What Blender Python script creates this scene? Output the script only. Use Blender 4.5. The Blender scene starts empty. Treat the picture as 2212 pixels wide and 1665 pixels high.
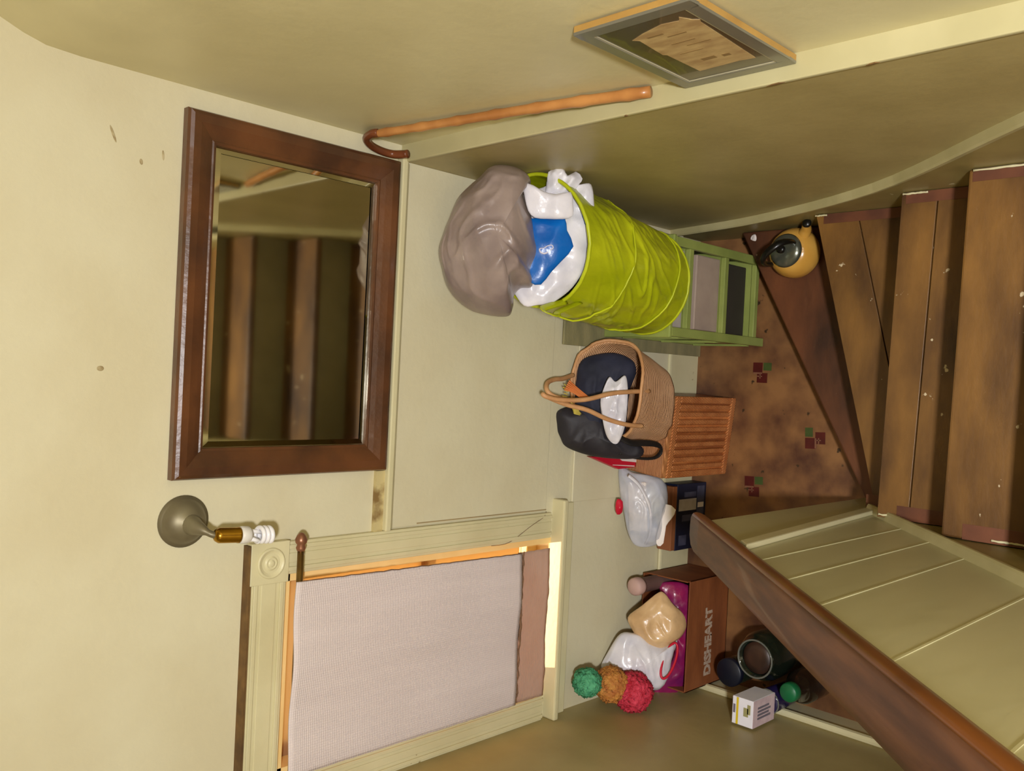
import bpy, bmesh, math, random
from mathutils import Vector, Matrix, noise
random.seed(7)
S = bpy.context.scene
COL = S.collection
PI = math.pi

# ------------------------------------------------------------ camera, world, lights, exposure
FWD = Vector((-0.01118905, 0.70302501, -0.7110771)).normalized()
RT = Vector((0.9986906, 0.04335748, 0.02715176)).normalized()
UP = RT.cross(FWD).normalized()
cd = bpy.data.cameras.new('camera'); cam = bpy.data.objects.new('camera', cd); COL.objects.link(cam)
cd.sensor_fit = 'HORIZONTAL'; cd.sensor_width = 36.0; cd.lens = 36.0 * 1927.7 / 2212
cd.clip_start = 0.02
m = Matrix((-UP, RT, -FWD)).transposed().to_4x4(); m.translation = (0, 0, 3.2)
cam.matrix_world = m
S.camera = cam
S.view_settings.view_transform = 'Standard'; S.view_settings.look = 'None'
S.view_settings.gamma = 1; S.view_settings.use_curve_mapping = False
S.view_settings.exposure = 0.0

w = bpy.data.worlds.new('sky'); S.world = w; w.use_nodes = True
w.node_tree.nodes['Background'].inputs[0].default_value = (0.86, 0.90, 1.0, 1)
w.node_tree.nodes['Background'].inputs[1].default_value = 2.2

def lamp(name, kind, loc, energy, col, size=0.1, target=None):
    l = bpy.data.lights.new(name, kind); l.energy = energy; l.color = col
    if kind == 'POINT': l.shadow_soft_size = size
    if kind == 'AREA': l.size = size
    o = bpy.data.objects.new(name, l); COL.objects.link(o); o.location = loc
    if target is not None:
        o.rotation_euler = (Vector(target) - Vector(loc)).to_track_quat('-Z', 'Y').to_euler()
    return o
lamp('landing_lamp', 'AREA', (-0.15, -1.0, 4.05), 150, (0.985, 0.98, 1.0), 0.22, (-0.15, -0.6, 0.0))
su = bpy.data.lights.new('sun', 'SUN'); su.energy = 5.0; su.angle = 0.02; su.color = (1.0, 0.80, 0.50)
so = bpy.data.objects.new('sun', su); COL.objects.link(so)
so.rotation_euler = Vector((0.25, -1.0, -0.85)).to_track_quat('-Z', 'Y').to_euler()

# ------------------------------------------------------------ materials
def srgb(r, g, b):
    f = lambda c: (c / 255 / 12.92) if c / 255 <= 0.04045 else ((c / 255 + 0.055) / 1.055) ** 2.4
    return (f(r), f(g), f(b), 1)
def mat(name, c, rough=0.6, c2=None, scale=6.0, detail=4, bump=0.0, bscale=30.0, metal=0.0, stretch=(1, 1, 1),
        spec=0.5, coat=0.0, trans=0.0, sss=0.0, alpha=1.0, specks=None, speckpos=0.68, speckscale=22, ior=1.45, contrast=(0.35, 0.65), emit=None):
    m = bpy.data.materials.new(name); m.use_nodes = True
    nt = m.node_tree; b = nt.nodes['Principled BSDF']
    col = srgb(*c)
    b.inputs['Roughness'].default_value = rough; b.inputs['Metallic'].default_value = metal
    b.inputs['Specular IOR Level'].default_value = spec; b.inputs['Coat Weight'].default_value = coat
    b.inputs['Transmission Weight'].default_value = trans; b.inputs['IOR'].default_value = ior
    b.inputs['Alpha'].default_value = alpha
    tc = nt.nodes.new('ShaderNodeTexCoord'); mp = nt.nodes.new('ShaderNodeMapping')
    mp.inputs['Scale'].default_value = stretch; nt.links.new(tc.outputs['Object'], mp.inputs[0])
    if c2 is None: c2 = tuple(int(v * 0.88) for v in c)
    n = nt.nodes.new('ShaderNodeTexNoise'); n.inputs['Scale'].default_value = scale; n.inputs['Detail'].default_value = detail
    nt.links.new(mp.outputs[0], n.inputs[0])
    r = nt.nodes.new('ShaderNodeValToRGB'); r.color_ramp.elements[0].position = contrast[0]; r.color_ramp.elements[1].position = contrast[1]
    r.color_ramp.elements[0].color = srgb(*c2); r.color_ramp.elements[1].color = col
    nt.links.new(n.outputs[0], r.inputs[0]); out = r.outputs[0]
    if specks:
        n2 = nt.nodes.new('ShaderNodeTexNoise'); n2.inputs['Scale'].default_value = speckscale; n2.inputs['Detail'].default_value = 6
        nt.links.new(tc.outputs['Object'], n2.inputs[0])
        r2 = nt.nodes.new('ShaderNodeValToRGB'); r2.color_ramp.elements[0].position = speckpos; r2.color_ramp.elements[1].position = speckpos + 0.02
        nt.links.new(n2.outputs[0], r2.inputs[0])
        mx = nt.nodes.new('ShaderNodeMix'); mx.data_type = 'RGBA'
        nt.links.new(r2.outputs[0], mx.inputs[0]); nt.links.new(out, mx.inputs[6]); mx.inputs[7].default_value = srgb(*specks)
        out = mx.outputs[2]
    nt.links.new(out, b.inputs['Base Color'])
    if bump:
        nb = nt.nodes.new('ShaderNodeTexNoise'); nb.inputs['Scale'].default_value = bscale; nb.inputs['Detail'].default_value = 4
        nt.links.new(mp.outputs[0], nb.inputs[0])
        bp = nt.nodes.new('ShaderNodeBump'); bp.inputs['Strength'].default_value = bump; bp.inputs['Distance'].default_value = 0.01
        nt.links.new(nb.outputs[0], bp.inputs['Height']); nt.links.new(bp.outputs[0], b.inputs['Normal'])
    if sss:
        b.inputs['Subsurface Weight'].default_value = sss; b.inputs['Subsurface Radius'].default_value = (0.03, 0.03, 0.02)
    m['b'] = 1
    return m
def waves(m, axis, scale, strength=0.6, mixcol=None, kind='BANDS', profile='SIN', rot=(0, 0, 0), fac=0.5, dist=0.004, distort=0.0):
    """woven / ribbed / grooved surface relief, with optional colour lines that belong to the weave"""
    nt = m.node_tree; b = nt.nodes['Principled BSDF']
    tc = nt.nodes.new('ShaderNodeTexCoord'); mp = nt.nodes.new('ShaderNodeMapping'); mp.inputs['Rotation'].default_value = rot
    nt.links.new(tc.outputs['Object'], mp.inputs[0])
    wv = nt.nodes.new('ShaderNodeTexWave'); wv.wave_type = kind; wv.bands_direction = axis; wv.wave_profile = profile
    wv.inputs['Scale'].default_value = scale; wv.inputs['Distortion'].default_value = distort
    nt.links.new(mp.outputs[0], wv.inputs[0])
    bp = nt.nodes.new('ShaderNodeBump'); bp.inputs['Strength'].default_value = strength; bp.inputs['Distance'].default_value = dist
    nt.links.new(wv.outputs['Fac'], bp.inputs['Height'])
    old = b.inputs['Normal'].links
    if old: nt.links.new(old[0].from_socket, bp.inputs['Normal'])
    nt.links.new(bp.outputs[0], b.inputs['Normal'])
    if mixcol:
        src = b.inputs['Base Color'].links[0].from_socket
        mx = nt.nodes.new('ShaderNodeMix'); mx.data_type = 'RGBA'
        ml = nt.nodes.new('ShaderNodeMath'); ml.operation = 'MULTIPLY'; ml.inputs[1].default_value = fac
        nt.links.new(wv.outputs['Fac'], ml.inputs[0]); nt.links.new(ml.outputs[0], mx.inputs[0])
        nt.links.new(src, mx.inputs[6]); mx.inputs[7].default_value = srgb(*mixcol)
        nt.links.new(mx.outputs[2], b.inputs['Base Color'])
    return m

WALL = (214, 207, 176)
M = {}
M['wall'] = mat('cream_wall_paint', WALL, 0.55, (208, 199, 166), 3.5, bump=0.10, bscale=45)
M['wall_side'] = mat('cream_gloss_wall_paint', (212, 202, 158), 0.42, (202, 192, 148), 3.0, bump=0.08, bscale=30)
M['wall_low'] = mat('olive_cream_wall_paint', (176, 160, 108), 0.42, (162, 146, 96), 4.0, bump=0.08, bscale=30)
M['trim'] = mat('cream_trim_paint', (214, 206, 166), 0.38, (204, 195, 154), 5, bump=0.05, bscale=60, specks=(150, 130, 90), speckpos=0.74, speckscale=14)
M['knee'] = mat('green_cream_board_paint', (198, 192, 152), 0.38, (182, 176, 136), 3, bump=0.10, bscale=18, stretch=(1, 1, .3))
M['moulding'] = mat('dull_cream_moulding', (190, 180, 134), 0.4, (172, 162, 116), 6)
M['ledge'] = mat('dimmed_ledge_paint', (188, 179, 136), 0.4, (178, 169, 126), 5)  # trim paint made darker to offset the strong light from overhead
M['scuff'] = mat('brown_scuff', (190, 176, 138), 0.8, (150, 130, 90), 60)
M['joint'] = mat('painted_board_joint', (212, 206, 164), 0.4, (196, 190, 148), 8)
M['groove'] = mat('faint_panel_groove', (168, 146, 104), 0.7)
M['skirt'] = mat('worn_olive_skirting_paint', (164, 148, 92), 0.4, (140, 124, 74), 5, specks=(196, 186, 140), speckpos=0.72)
M['ceil'] = mat('ceiling_paint', (226, 218, 180), 0.7)
M['gap'] = mat('dark_gap_brown', (122, 92, 50), 0.8, (90, 66, 38), 20)
M['stain'] = mat('brown_stained_strip', (196, 180, 128), 0.7, (130, 102, 58), 18, contrast=(0.4, 0.6))
M['reveal'] = mat('glow_tinted_sash', (250, 218, 150), 0.5, (242, 206, 134), 8)  # warm daylight glow put into the sash and jamb colour
M['tread'] = mat('worn_tread_wood', (140, 99, 47), 0.42, (62, 39, 24), 3.4, 9, bump=0.12, bscale=30, stretch=(0.8, 2.0, 1), specks=(200, 182, 148), speckpos=0.70, speckscale=24, contrast=(0.30, 0.72))
M['treadlow'] = mat('dark_winder_wood', (112, 66, 38), 0.5, (58, 34, 22), 4.5, 7, bump=0.12, bscale=30, stretch=(0.6, 1.4, 1), specks=(170, 140, 116), speckpos=0.75, speckscale=20, contrast=(0.34, 0.68))
M['treadedge'] = mat('painted_tread_end', (112, 66, 42), 0.5, (86, 50, 34), 9, specks=(190, 172, 130), speckpos=0.74, speckscale=14)
M['under'] = mat('dark_leak_stop', (34, 24, 16), 0.8)
M['riser'] = mat('grey_riser_paint', (172, 168, 144), 0.6, (156, 152, 130), 6)
M['rail'] = mat('varnished_handrail_wood', (112, 70, 46), 0.50, (76, 44, 32), 5, 6, stretch=(6, .8, .8), coat=0.05, bump=0.08, bscale=12, specks=(190, 160, 120), speckpos=0.755, speckscale=14)
M['railedge'] = mat('polished_handrail_edge', (124, 70, 28), 0.34, (92, 50, 22), 6, stretch=(6, .8, .8), coat=0.15)
M['mirrorwood'] = mat('dark_oak_frame', (104, 64, 36), 0.34, (70, 44, 28), 6, 7, stretch=(1, 1, 1), coat=0.25, bump=0.12, bscale=50)
M['glassmirror'] = mat('mirror_glass', (205, 200, 178), 0.05, (200, 195, 172), 2, metal=1.0)
M['brass'] = mat('brass', (196, 152, 50), 0.22, (150, 110, 36), 10, metal=1.0)
M['bronze'] = mat('tarnished_bronze', (132, 124, 98), 0.45, (108, 98, 76), 9, metal=0.45)
M['rodbrass'] = mat('old_rod_brass', (140, 112, 58), 0.35, (92, 66, 40), 14, metal=0.8)
M['copper'] = mat('finial_copper', (158, 108, 82), 0.35, metal=0.6)
M['cfl'] = mat('white_glass_tube', (240, 238, 240), 0.2, (232, 230, 232), 4)
M['cflbase'] = mat('white_bulb_base', (226, 222, 214), 0.4)
M['ledge_shadow'] = M['gap']
M['cane'] = mat('bamboo_cane', (190, 132, 72), 0.36, (162, 104, 52), 12, coat=0.3)
M['canedark'] = mat('dark_cane_crook', (116, 62, 34), 0.3, (96, 50, 28), 12, coat=0.3)
M['pic_edge'] = mat('gold_frame_edge', (196, 156, 86), 0.4, (176, 136, 74), 12, metal=0.3)
M['pic_frame'] = mat('grey_frame_face', (124, 120, 100), 0.28, (106, 102, 88), 4, coat=0.3)
M['pic_line'] = mat('pale_fillet', (188, 180, 150), 0.4)
M['pic_dark'] = mat('dark_picture_mount', (84, 72, 46), 0.22, (72, 62, 42), 5, coat=0.4)
M['parch'] = mat('aged_parchment', (196, 168, 116), 0.45, (164, 132, 88), 18, 7, stretch=(1, 1, 2.4))
M['ink'] = mat('brown_ink', (150, 120, 72), 0.6)
M['greybag'] = mat('mauve_grey_polythene', (160, 142, 132), 0.34, (124, 108, 104), 7, 5, bump=0.5, bscale=9, coat=0.2, sss=0.1)
M['whitebag'] = mat('white_polythene', (232, 228, 232), 0.26, (206, 204, 214), 9, bump=0.5, bscale=14, coat=0.4)
M['white_print'] = mat('white_ink', (228, 224, 240), 0.4)
M['bluebag'] = mat('blue_polythene', (8, 104, 186), 0.28, (0, 84, 166), 9, bump=0.35, bscale=16, coat=0.3)
M['hamper'] = mat('lime_nylon', (184, 190, 24), 0.32, (156, 166, 12), 6, 5, bump=0.7, bscale=14, stretch=(1, 1, .45), coat=0.15, sss=0.06)
M['hamperrim'] = mat('lime_binding', (190, 198, 30), 0.4, (170, 178, 20), 10)
M['crate'] = mat('pale_green_paint', (150, 160, 84), 0.4, (130, 142, 72), 6, bump=0.06)
M['crate_in'] = mat('dull_green_paint', (96, 96, 60), 0.6)
M['paperstack'] = mat('pinkish_paper', (176, 156, 138), 0.7, (160, 140, 126), 8)
M['paperwhite'] = mat('greyish_paper', (186, 176, 164), 0.7, (170, 160, 150), 8)
M['darkstuff'] = mat('dark_box', (56, 50, 42), 0.7)
M['bluestripe'] = waves(mat('blue_striped_card', (76, 82, 116), 0.5), 'Z', 60, 0.1, (160, 160, 180))
M['board'] = mat('grey_green_board', (150, 140, 100), 0.6, (128, 122, 88), 8, bump=0.1, bscale=60, stretch=(1, 1, 3))
M['straw'] = waves(mat('woven_straw', (232, 184, 140), 0.62, (206, 156, 112), 7, bump=0.3, bscale=60), 'Z', 42, 0.8, (176, 124, 82), distort=1.2, fac=0.45)
M['strawhandle'] = mat('leather_straw_handle', (206, 156, 108), 0.5, (182, 130, 84), 16, bump=0.2)
M['wicker'] = waves(mat('orange_wicker', (214, 134, 72), 0.45, (186, 106, 52), 9, bump=0.3, bscale=50, coat=0.2), 'X', 9.5, 1.0, (126, 64, 28), dist=0.01, distort=0.6, fac=0.75)
M['wickerrim'] = waves(mat('wicker_border', (216, 140, 80), 0.45, (188, 112, 60), 14, coat=0.2), 'DIAGONAL', 60, 0.7, (140, 74, 34))
M['wickerlid'] = waves(mat('wicker_lid', (206, 142, 86), 0.45, (184, 120, 68), 14, coat=0.2), 'Y', 60, 0.8, (140, 78, 38))
M['yarn'] = mat('orange_yarn', (226, 130, 66), 0.8)
M['yarny'] = mat('yellow_yarn', (204, 186, 84), 0.8)
M['navycloth'] = mat('navy_fabric', (44, 46, 66), 0.75, (26, 28, 44), 8, bump=0.5, bscale=12)
M['blackcloth'] = mat('black_nylon', (44, 40, 46), 0.6, (28, 26, 32), 8, bump=0.4, bscale=12)
M['strap'] = mat('black_webbing', (30, 24, 20), 0.7, (20, 16, 14), 20)
M['red'] = mat('crimson_card', (206, 22, 54), 0.4, (190, 14, 44), 8)
M['cardwhite'] = mat('white_card', (236, 226, 220), 0.5, (222, 212, 206), 8)
M['clear'] = mat('cloudy_clear_polythene', (238, 236, 242), 0.28, (206, 210, 224), 10, bump=0.5, bscale=14, coat=0.3, alpha=0.55)
M['tubblue'] = mat('blue_grey_tub', (104, 136, 190), 0.4, (176, 180, 160), 9)
M['navybox'] = mat('navy_card', (24, 30, 56), 0.5, (14, 18, 36), 6)
M['navyprint'] = mat('grey_blue_print', (76, 78, 100), 0.5, (60, 62, 84), 30)
M['labelwhite'] = mat('pale_label', (196, 188, 178), 0.6, (176, 166, 156), 20)
M['kraft'] = mat('brown_kraft_card', (150, 92, 54), 0.7, (128, 76, 44), 5, bump=0.1)
M['carton'] = mat('brown_carton', (142, 82, 44), 0.65, (120, 66, 34), 5, bump=0.1, stretch=(1, 1, 3))
M['cartonprint'] = mat('pale_print', (188, 166, 146), 0.7, (150, 112, 86), 90, 2, contrast=(.3, .5))
M['creambag'] = mat('cream_bundle_polythene', (224, 188, 140), 0.28, (196, 158, 112), 9, bump=0.5, bscale=14, coat=0.4)
M['magenta'] = mat('magenta_polythene', (150, 26, 80), 0.3, (104, 24, 84), 9, bump=0.5, bscale=14, coat=0.3)
M['pinkroll'] = mat('pink_grey_roll', (192, 158, 148), 0.6, (172, 138, 132), 8)
M['brownroll'] = mat('mauve_brown_roll', (112, 84, 78), 0.6, (92, 68, 62), 8)
M['netred'] = mat('red_pink_netting', (214, 62, 84), 0.7, (176, 26, 48), 40, bump=1.0, bscale=60)
M['netorange'] = mat('orange_netting', (200, 138, 62), 0.7, (170, 100, 44), 40, bump=1.0, bscale=60)
M['netgreen'] = mat('green_netting', (90, 172, 124), 0.7, (60, 138, 98), 40, bump=1.0, bscale=60)
M['darkglass'] = mat('dark_green_glass', (28, 40, 30), 0.12, (18, 24, 18), 7, coat=0.5)
M['jarfill'] = mat('brown_preserve', (70, 46, 34), 0.4, (40, 26, 20), 14)
M['rimglass'] = mat('pale_glass_rim', (110, 112, 104), 0.15, coat=0.5)
M['navylid'] = mat('navy_lid', (22, 28, 44), 0.4, (16, 20, 34), 8)
M['brownglass'] = mat('brown_glass', (40, 26, 18), 0.12, (26, 18, 14), 7, coat=0.5)
M['greencap'] = mat('green_plastic', (22, 112, 66), 0.4, (14, 92, 52), 8)
M['purpleglass'] = mat('violet_glass', (44, 34, 84), 0.12, (30, 24, 58), 8, coat=0.5)
M['medwhite'] = mat('white_carton', (236, 234, 240), 0.5, (226, 224, 232), 8)
M['medpink'] = mat('pinkish_carton_side', (214, 190, 192), 0.5, (196, 170, 176), 30)
M['yellow'] = mat('yellow_print', (224, 196, 40), 0.5)
M['olive'] = mat('olive_print', (164, 158, 104), 0.6)
M['greyprint'] = mat('grey_print', (120, 112, 124), 0.6)
M['enamel'] = mat('mustard_enamel', (216, 166, 78), 0.22, (196, 144, 60), 7, coat=0.5)
M['kettlelid'] = mat('grey_steel_lid', (104, 106, 92), 0.2, (84, 86, 74), 6, metal=0.5, coat=0.3)
M['blackplastic'] = mat('black_bakelite', (24, 22, 18), 0.3, (16, 14, 12), 6)
M['lino'] = mat('mottled_lino', (142, 100, 60), 0.45, (78, 46, 32), 7, 9, bump=0.05, contrast=(0.34, 0.66), specks=(62, 44, 26), speckpos=0.66, speckscale=16)
M['sqred'] = mat('lino_red', (84, 22, 16), 0.45, (70, 18, 14), 20)
M['sqgreen'] = mat('lino_green', (66, 82, 36), 0.45, (54, 68, 32), 20)
M['sqcream'] = mat('lino_pink', (132, 88, 66), 0.45)
M['blind'] = waves(waves(mat('lilac_grey_woven_blind', (246, 234, 232), 0.8, (236, 224, 222), 5, stretch=(4, 1, .5)), 'Z', 55, 0.35, (206, 190, 188), fac=0.6, dist=0.002), 'X', 48, 0.25, (222, 208, 204), fac=0.4, dist=0.002)
M['blindlow'] = waves(mat('pinkish_sheer_hem', (240, 218, 204), 0.8, (226, 200, 184), 9), 'Z', 50, 0.4, (190, 156, 140), fac=0.6, dist=0.002)
M['fray'] = mat('brown_frayed_edge', (128, 96, 70), 0.9, (104, 76, 56), 60)
for k in ('blind', 'blindlow'):
    nt = M[k].node_tree; b = nt.nodes['Principled BSDF']; o = nt.nodes['Material Output']
    tr = nt.nodes.new('ShaderNodeBsdfTranslucent'); tr.inputs[0].default_value = srgb(215, 190, 170)
    mx = nt.nodes.new('ShaderNodeMixShader'); mx.inputs[0].default_value = 0.16 if k == 'blind' else 0.5
    nt.links.new(b.outputs[0], mx.inputs[1]); nt.links.new(tr.outputs[0], mx.inputs[2]); nt.links.new(mx.outputs[0], o.inputs[0])
M['glow_film'] = mat('added_glow_film', (222, 196, 150), 0.6, (214, 186, 140), 4)  # added tinted sheet, makes the gaps round the blind glow warm
nt = M['glow_film'].node_tree; tr = nt.nodes.new('ShaderNodeBsdfTranslucent'); tr.inputs[0].default_value = srgb(224, 192, 140)
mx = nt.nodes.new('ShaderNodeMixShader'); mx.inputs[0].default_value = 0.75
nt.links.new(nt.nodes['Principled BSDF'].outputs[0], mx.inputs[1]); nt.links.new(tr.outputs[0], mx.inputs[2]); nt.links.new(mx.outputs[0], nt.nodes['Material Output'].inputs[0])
gm = bpy.data.materials.new('window_glass'); gm.use_nodes = True
gnt = gm.node_tree; gt = gnt.nodes.new('ShaderNodeBsdfTransparent'); gg = gnt.nodes.new('ShaderNodeBsdfGlossy'); gg.inputs['Roughness'].default_value = 0.05
gx = gnt.nodes.new('ShaderNodeMixShader'); gx.inputs[0].default_value = 0.06
gnt.links.new(gt.outputs[0], gx.inputs[1]); gnt.links.new(gg.outputs[0], gx.inputs[2]); gnt.links.new(gx.outputs[0], gnt.nodes['Material Output'].inputs[0])
M['pane'] = gm

# ------------------------------------------------------------ builders
class MB:
    def __init__(s): s.v = []; s.f = []; s.mi = []; s.cur = 0
    def add(s, vs, fs):
        n = len(s.v); s.v += [tuple(v) for v in vs]
        for f in fs: s.f.append([n + i for i in f]); s.mi.append(s.cur)
        return s
    def box(s, a, b, rot=None):
        x0, y0, z0 = a; x1, y1, z1 = b
        vs = [Vector(p) for p in ((x0,y0,z0),(x1,y0,z0),(x1,y1,z0),(x0,y1,z0),(x0,y0,z1),(x1,y0,z1),(x1,y1,z1),(x0,y1,z1))]
        if rot:
            c = sum(vs, Vector()) / 8; R = Matrix.Rotation(rot, 3, 'Z'); vs = [c + R @ (v - c) for v in vs]
        return s.add(vs, [(0,3,2,1),(4,5,6,7),(0,1,5,4),(1,2,6,5),(2,3,7,6),(3,0,4,7)])
    def prism(s, poly, d):
        """extrude a planar polygon (3-D points) by vector d"""
        n = len(poly); d = Vector(d); P = [Vector(p) for p in poly]
        nrm = Vector()
        for i in range(n): nrm += P[i].cross(P[(i+1) % n])
        if nrm.dot(d) > 0: P = P[::-1]
        vs = P + [p + d for p in P]
        return s.add(vs, [list(range(n))] + [[n + i for i in range(n)][::-1]] + [[i, n + i, n + (i+1) % n, (i+1) % n] for i in range(n)])
    def tube(s, pts, r, seg=12, flat=1.0, closed=False):
        P = [Vector(p) for p in pts]; n = len(P); rs = r if isinstance(r, (list, tuple)) else [r] * n
        up = Vector((0.13, 0.21, 0.97)); vs = []
        prev = None
        for i in range(n):
            t = (P[(i+1) % n] - P[i-1]) if closed else (P[min(i+1, n-1)] - P[max(i-1, 0)])
            t.normalize()
            a = (up if prev is None else prev); a = (a - t * a.dot(t))
            if a.length < 1e-4: a = Vector((1, 0, 0)) - t * t.x
            a.normalize(); prev = a; b = t.cross(a)
            for k in range(seg):
                q = 2 * PI * k / seg; vs.append(P[i] + a * math.cos(q) * rs[i] + b * math.sin(q) * rs[i] * flat)
        fs = []
        for i in range(n if closed else n - 1):
            j = (i + 1) % n
            for k in range(seg): fs.append((i*seg + k, i*seg + (k+1) % seg, j*seg + (k+1) % seg, j*seg + k))
        if not closed: fs += [list(range(seg))[::-1], [(n-1)*seg + k for k in range(seg)]]
        return s.add(vs, fs)
    def lathe(s, prof, base=(0, 0, 0), axis=(0, 0, 1), seg=40, fn=None):
        """prof: (radius, height) list turned about axis from base"""
        ax = Vector(axis).normalized(); q = Vector((0, 0, 1)).rotation_difference(ax); B = Vector(base); vs = []
        for i, (r, h) in enumerate(prof):
            for k in range(seg):
                t = 2 * PI * k / seg; rr = r * (fn(t, h) if fn else 1)
                vs.append(B + q @ Vector((math.cos(t) * rr, math.sin(t) * rr, h)))
        fs = [(i*seg + k, i*seg + (k+1) % seg, (i+1)*seg + (k+1) % seg, (i+1)*seg + k) for i in range(len(prof) - 1) for k in range(seg)]
        if prof[0][0] > 1e-5: fs.append(list(range(seg))[::-1])
        if prof[-1][0] > 1e-5: fs.append([(len(prof)-1)*seg + k for k in range(seg)])
        return s.add(vs, fs)
    def build(s, name, mt, parent=None, smooth=False, bevel=0, sub=0, loc=None):
        me = bpy.data.meshes.new(name)
        off = Vector(loc) if loc is not None else Vector(); q = parent
        while q is not None: off += q.location; q = q.parent
        me.from_pydata([Vector(v) - off for v in s.v], [], s.f)
        o = bpy.data.objects.new(name, me)
        for q in (mt if isinstance(mt, list) else [mt]): me.materials.append(q)
        for p, i in zip(me.polygons, s.mi): p.material_index = min(i, len(me.materials) - 1); p.use_smooth = smooth
        bm = bmesh.new(); bm.from_mesh(me); bmesh.ops.remove_doubles(bm, verts=bm.verts, dist=1e-6)
        bmesh.ops.recalc_face_normals(bm, faces=bm.faces); bm.to_mesh(me); bm.free()
        COL.objects.link(o)
        if loc is not None: o.location = loc
        if parent is not None: o.parent = parent
        if bevel:
            md = o.modifiers.new('bevel', 'BEVEL'); md.width = bevel; md.segments = 2; md.limit_method = 'ANGLE'; md.angle_limit = 0.6
        if sub:
            md = o.modifiers.new('sub', 'SUBSURF'); md.levels = sub; md.render_levels = sub
        return o
def tag(o, label=None, cat=None, group=None, kind=None):
    if label: o['label'] = label
    if cat: o['category'] = cat
    if group: o['group'] = group
    if kind: o['kind'] = kind
    return o
def thing(name, loc, label, cat, group=None):
    o = bpy.data.objects.new(name, None); COL.objects.link(o); o.location = loc; o['root'] = 1
    o.empty_display_size = 0.05
    return tag(o, label, cat, group)
def struct(o): o['kind'] = 'structure'; return o
def smoothpath(pts, n=8, closed=False):
    P = [Vector(p) for p in pts]; out = []; N = len(P)
    for i in range(N if closed else N - 1):
        g = lambda k: P[k % N] if closed else P[min(max(k, 0), N - 1)]
        a, b, c, d = g(i-1), g(i), g(i+1), g(i+2)
        for k in range(n):
            t = k / n
            out.append(0.5 * ((2*b) + (-a + c) * t + (2*a - 5*b + 4*c - d) * t*t + (-a + 3*b - 3*c + d) * t*t*t))
    if not closed: out.append(P[-1])
    return out
def cushion(mb, center, outline, tf, tb, amp=0.01, freq=12, fold=0.0, ffreq=8, rings=14, seed=0, crisp=3, A=None, B=None, sharp=1.0, fine=0.0, finef=22):
    """closed soft body: an outline in the (A, B) plane given real thickness to the front and to the back, with folds"""
    A = Vector(A) if A else RT; B = Vector(B) if B else UP; N = A.cross(B).normalized(); C = Vector(center)
    O = smoothpath([(p[0], p[1], 0) for p in outline], crisp, True)
    n = len(O); c2 = sum(O, Vector()) / n; vs = []; fs = []
    for side, T in ((1, tf), (-1, tb)):
        for r in range(rings + (1 if side == 1 else 0)):
            q = math.sin(PI / 2 * r / rings)
            for k in range(n):
                p2 = c2 + (O[k] - c2) * q; h = T * (max(0, 1 - q ** 2.4)) ** (0.55 * sharp)
                p = C + A * p2.x + B * p2.y + N * h * side
                s = noise.noise(p * freq + Vector((seed, 0, 0)))
                rd = 1 - abs(noise.noise(Vector((p.x * ffreq, p.y * ffreq * 1.6, p.z * ffreq * 0.6)) + Vector((seed * 3.1, 5, 1)))) * 3.0
                if fine:
                    wp = p + Vector((noise.noise(p * 6 + Vector((seed, 1, 2))), noise.noise(p * 6 + Vector((3, seed, 2))), 0)) * .05
                    rd += max(0, 1 - abs(noise.noise(Vector((wp.x * finef * .45 + wp.z * 5, wp.y * finef, wp.z * finef * .7 - wp.x * 6)) + Vector((seed, 7, 3)))) * 4.5) * fine / max(fold, 1e-4)
                w_ = 1.0 if q < 0.999 else 0.35
                p += N * side * w_ * (s * amp + rd * fold * (1 - q * 0.5)) * (1 if side == 1 else 0.5)
                vs.append(p)
    o2 = (rings + 1) * n
    for r in range(rings):
        for k in range(n): fs.append((r*n + k, r*n + (k+1) % n, (r+1)*n + (k+1) % n, (r+1)*n + k))
    for r in range(rings - 1):
        for k in range(n): fs.append((o2 + (r+1)*n + k, o2 + (r+1)*n + (k+1) % n, o2 + r*n + (k+1) % n, o2 + r*n + k))
    for k in range(n): fs.append((o2 + (rings-1)*n + (k+1) % n, o2 + (rings-1)*n + k, rings*n + k, rings*n + (k+1) % n))
    mb.add(vs, fs); return mb
def text_mb(mb, txt, size, origin, X, Y, depth=0.0006, bold=0.0, squash=1.0):
    cu = bpy.data.curves.new('t', 'FONT'); cu.body = txt; cu.size = size; cu.offset = bold; cu.resolution_u = 2
    o = bpy.data.objects.new('t', cu); COL.objects.link(o)
    dg = bpy.context.evaluated_depsgraph_get(); me = o.evaluated_get(dg).to_mesh()
    X = Vector(X); Y = Vector(Y); N = X.cross(Y).normalized(); O = Vector(origin)
    vs = [O + X * v.co.x * squash + Y * v.co.y + N * depth for v in me.vertices]
    mb.add(vs, [list(p.vertices) for p in me.polygons])
    o.evaluated_get(dg).to_mesh_clear(); bpy.data.objects.remove(o); bpy.data.curves.remove(cu)
    return mb

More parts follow.
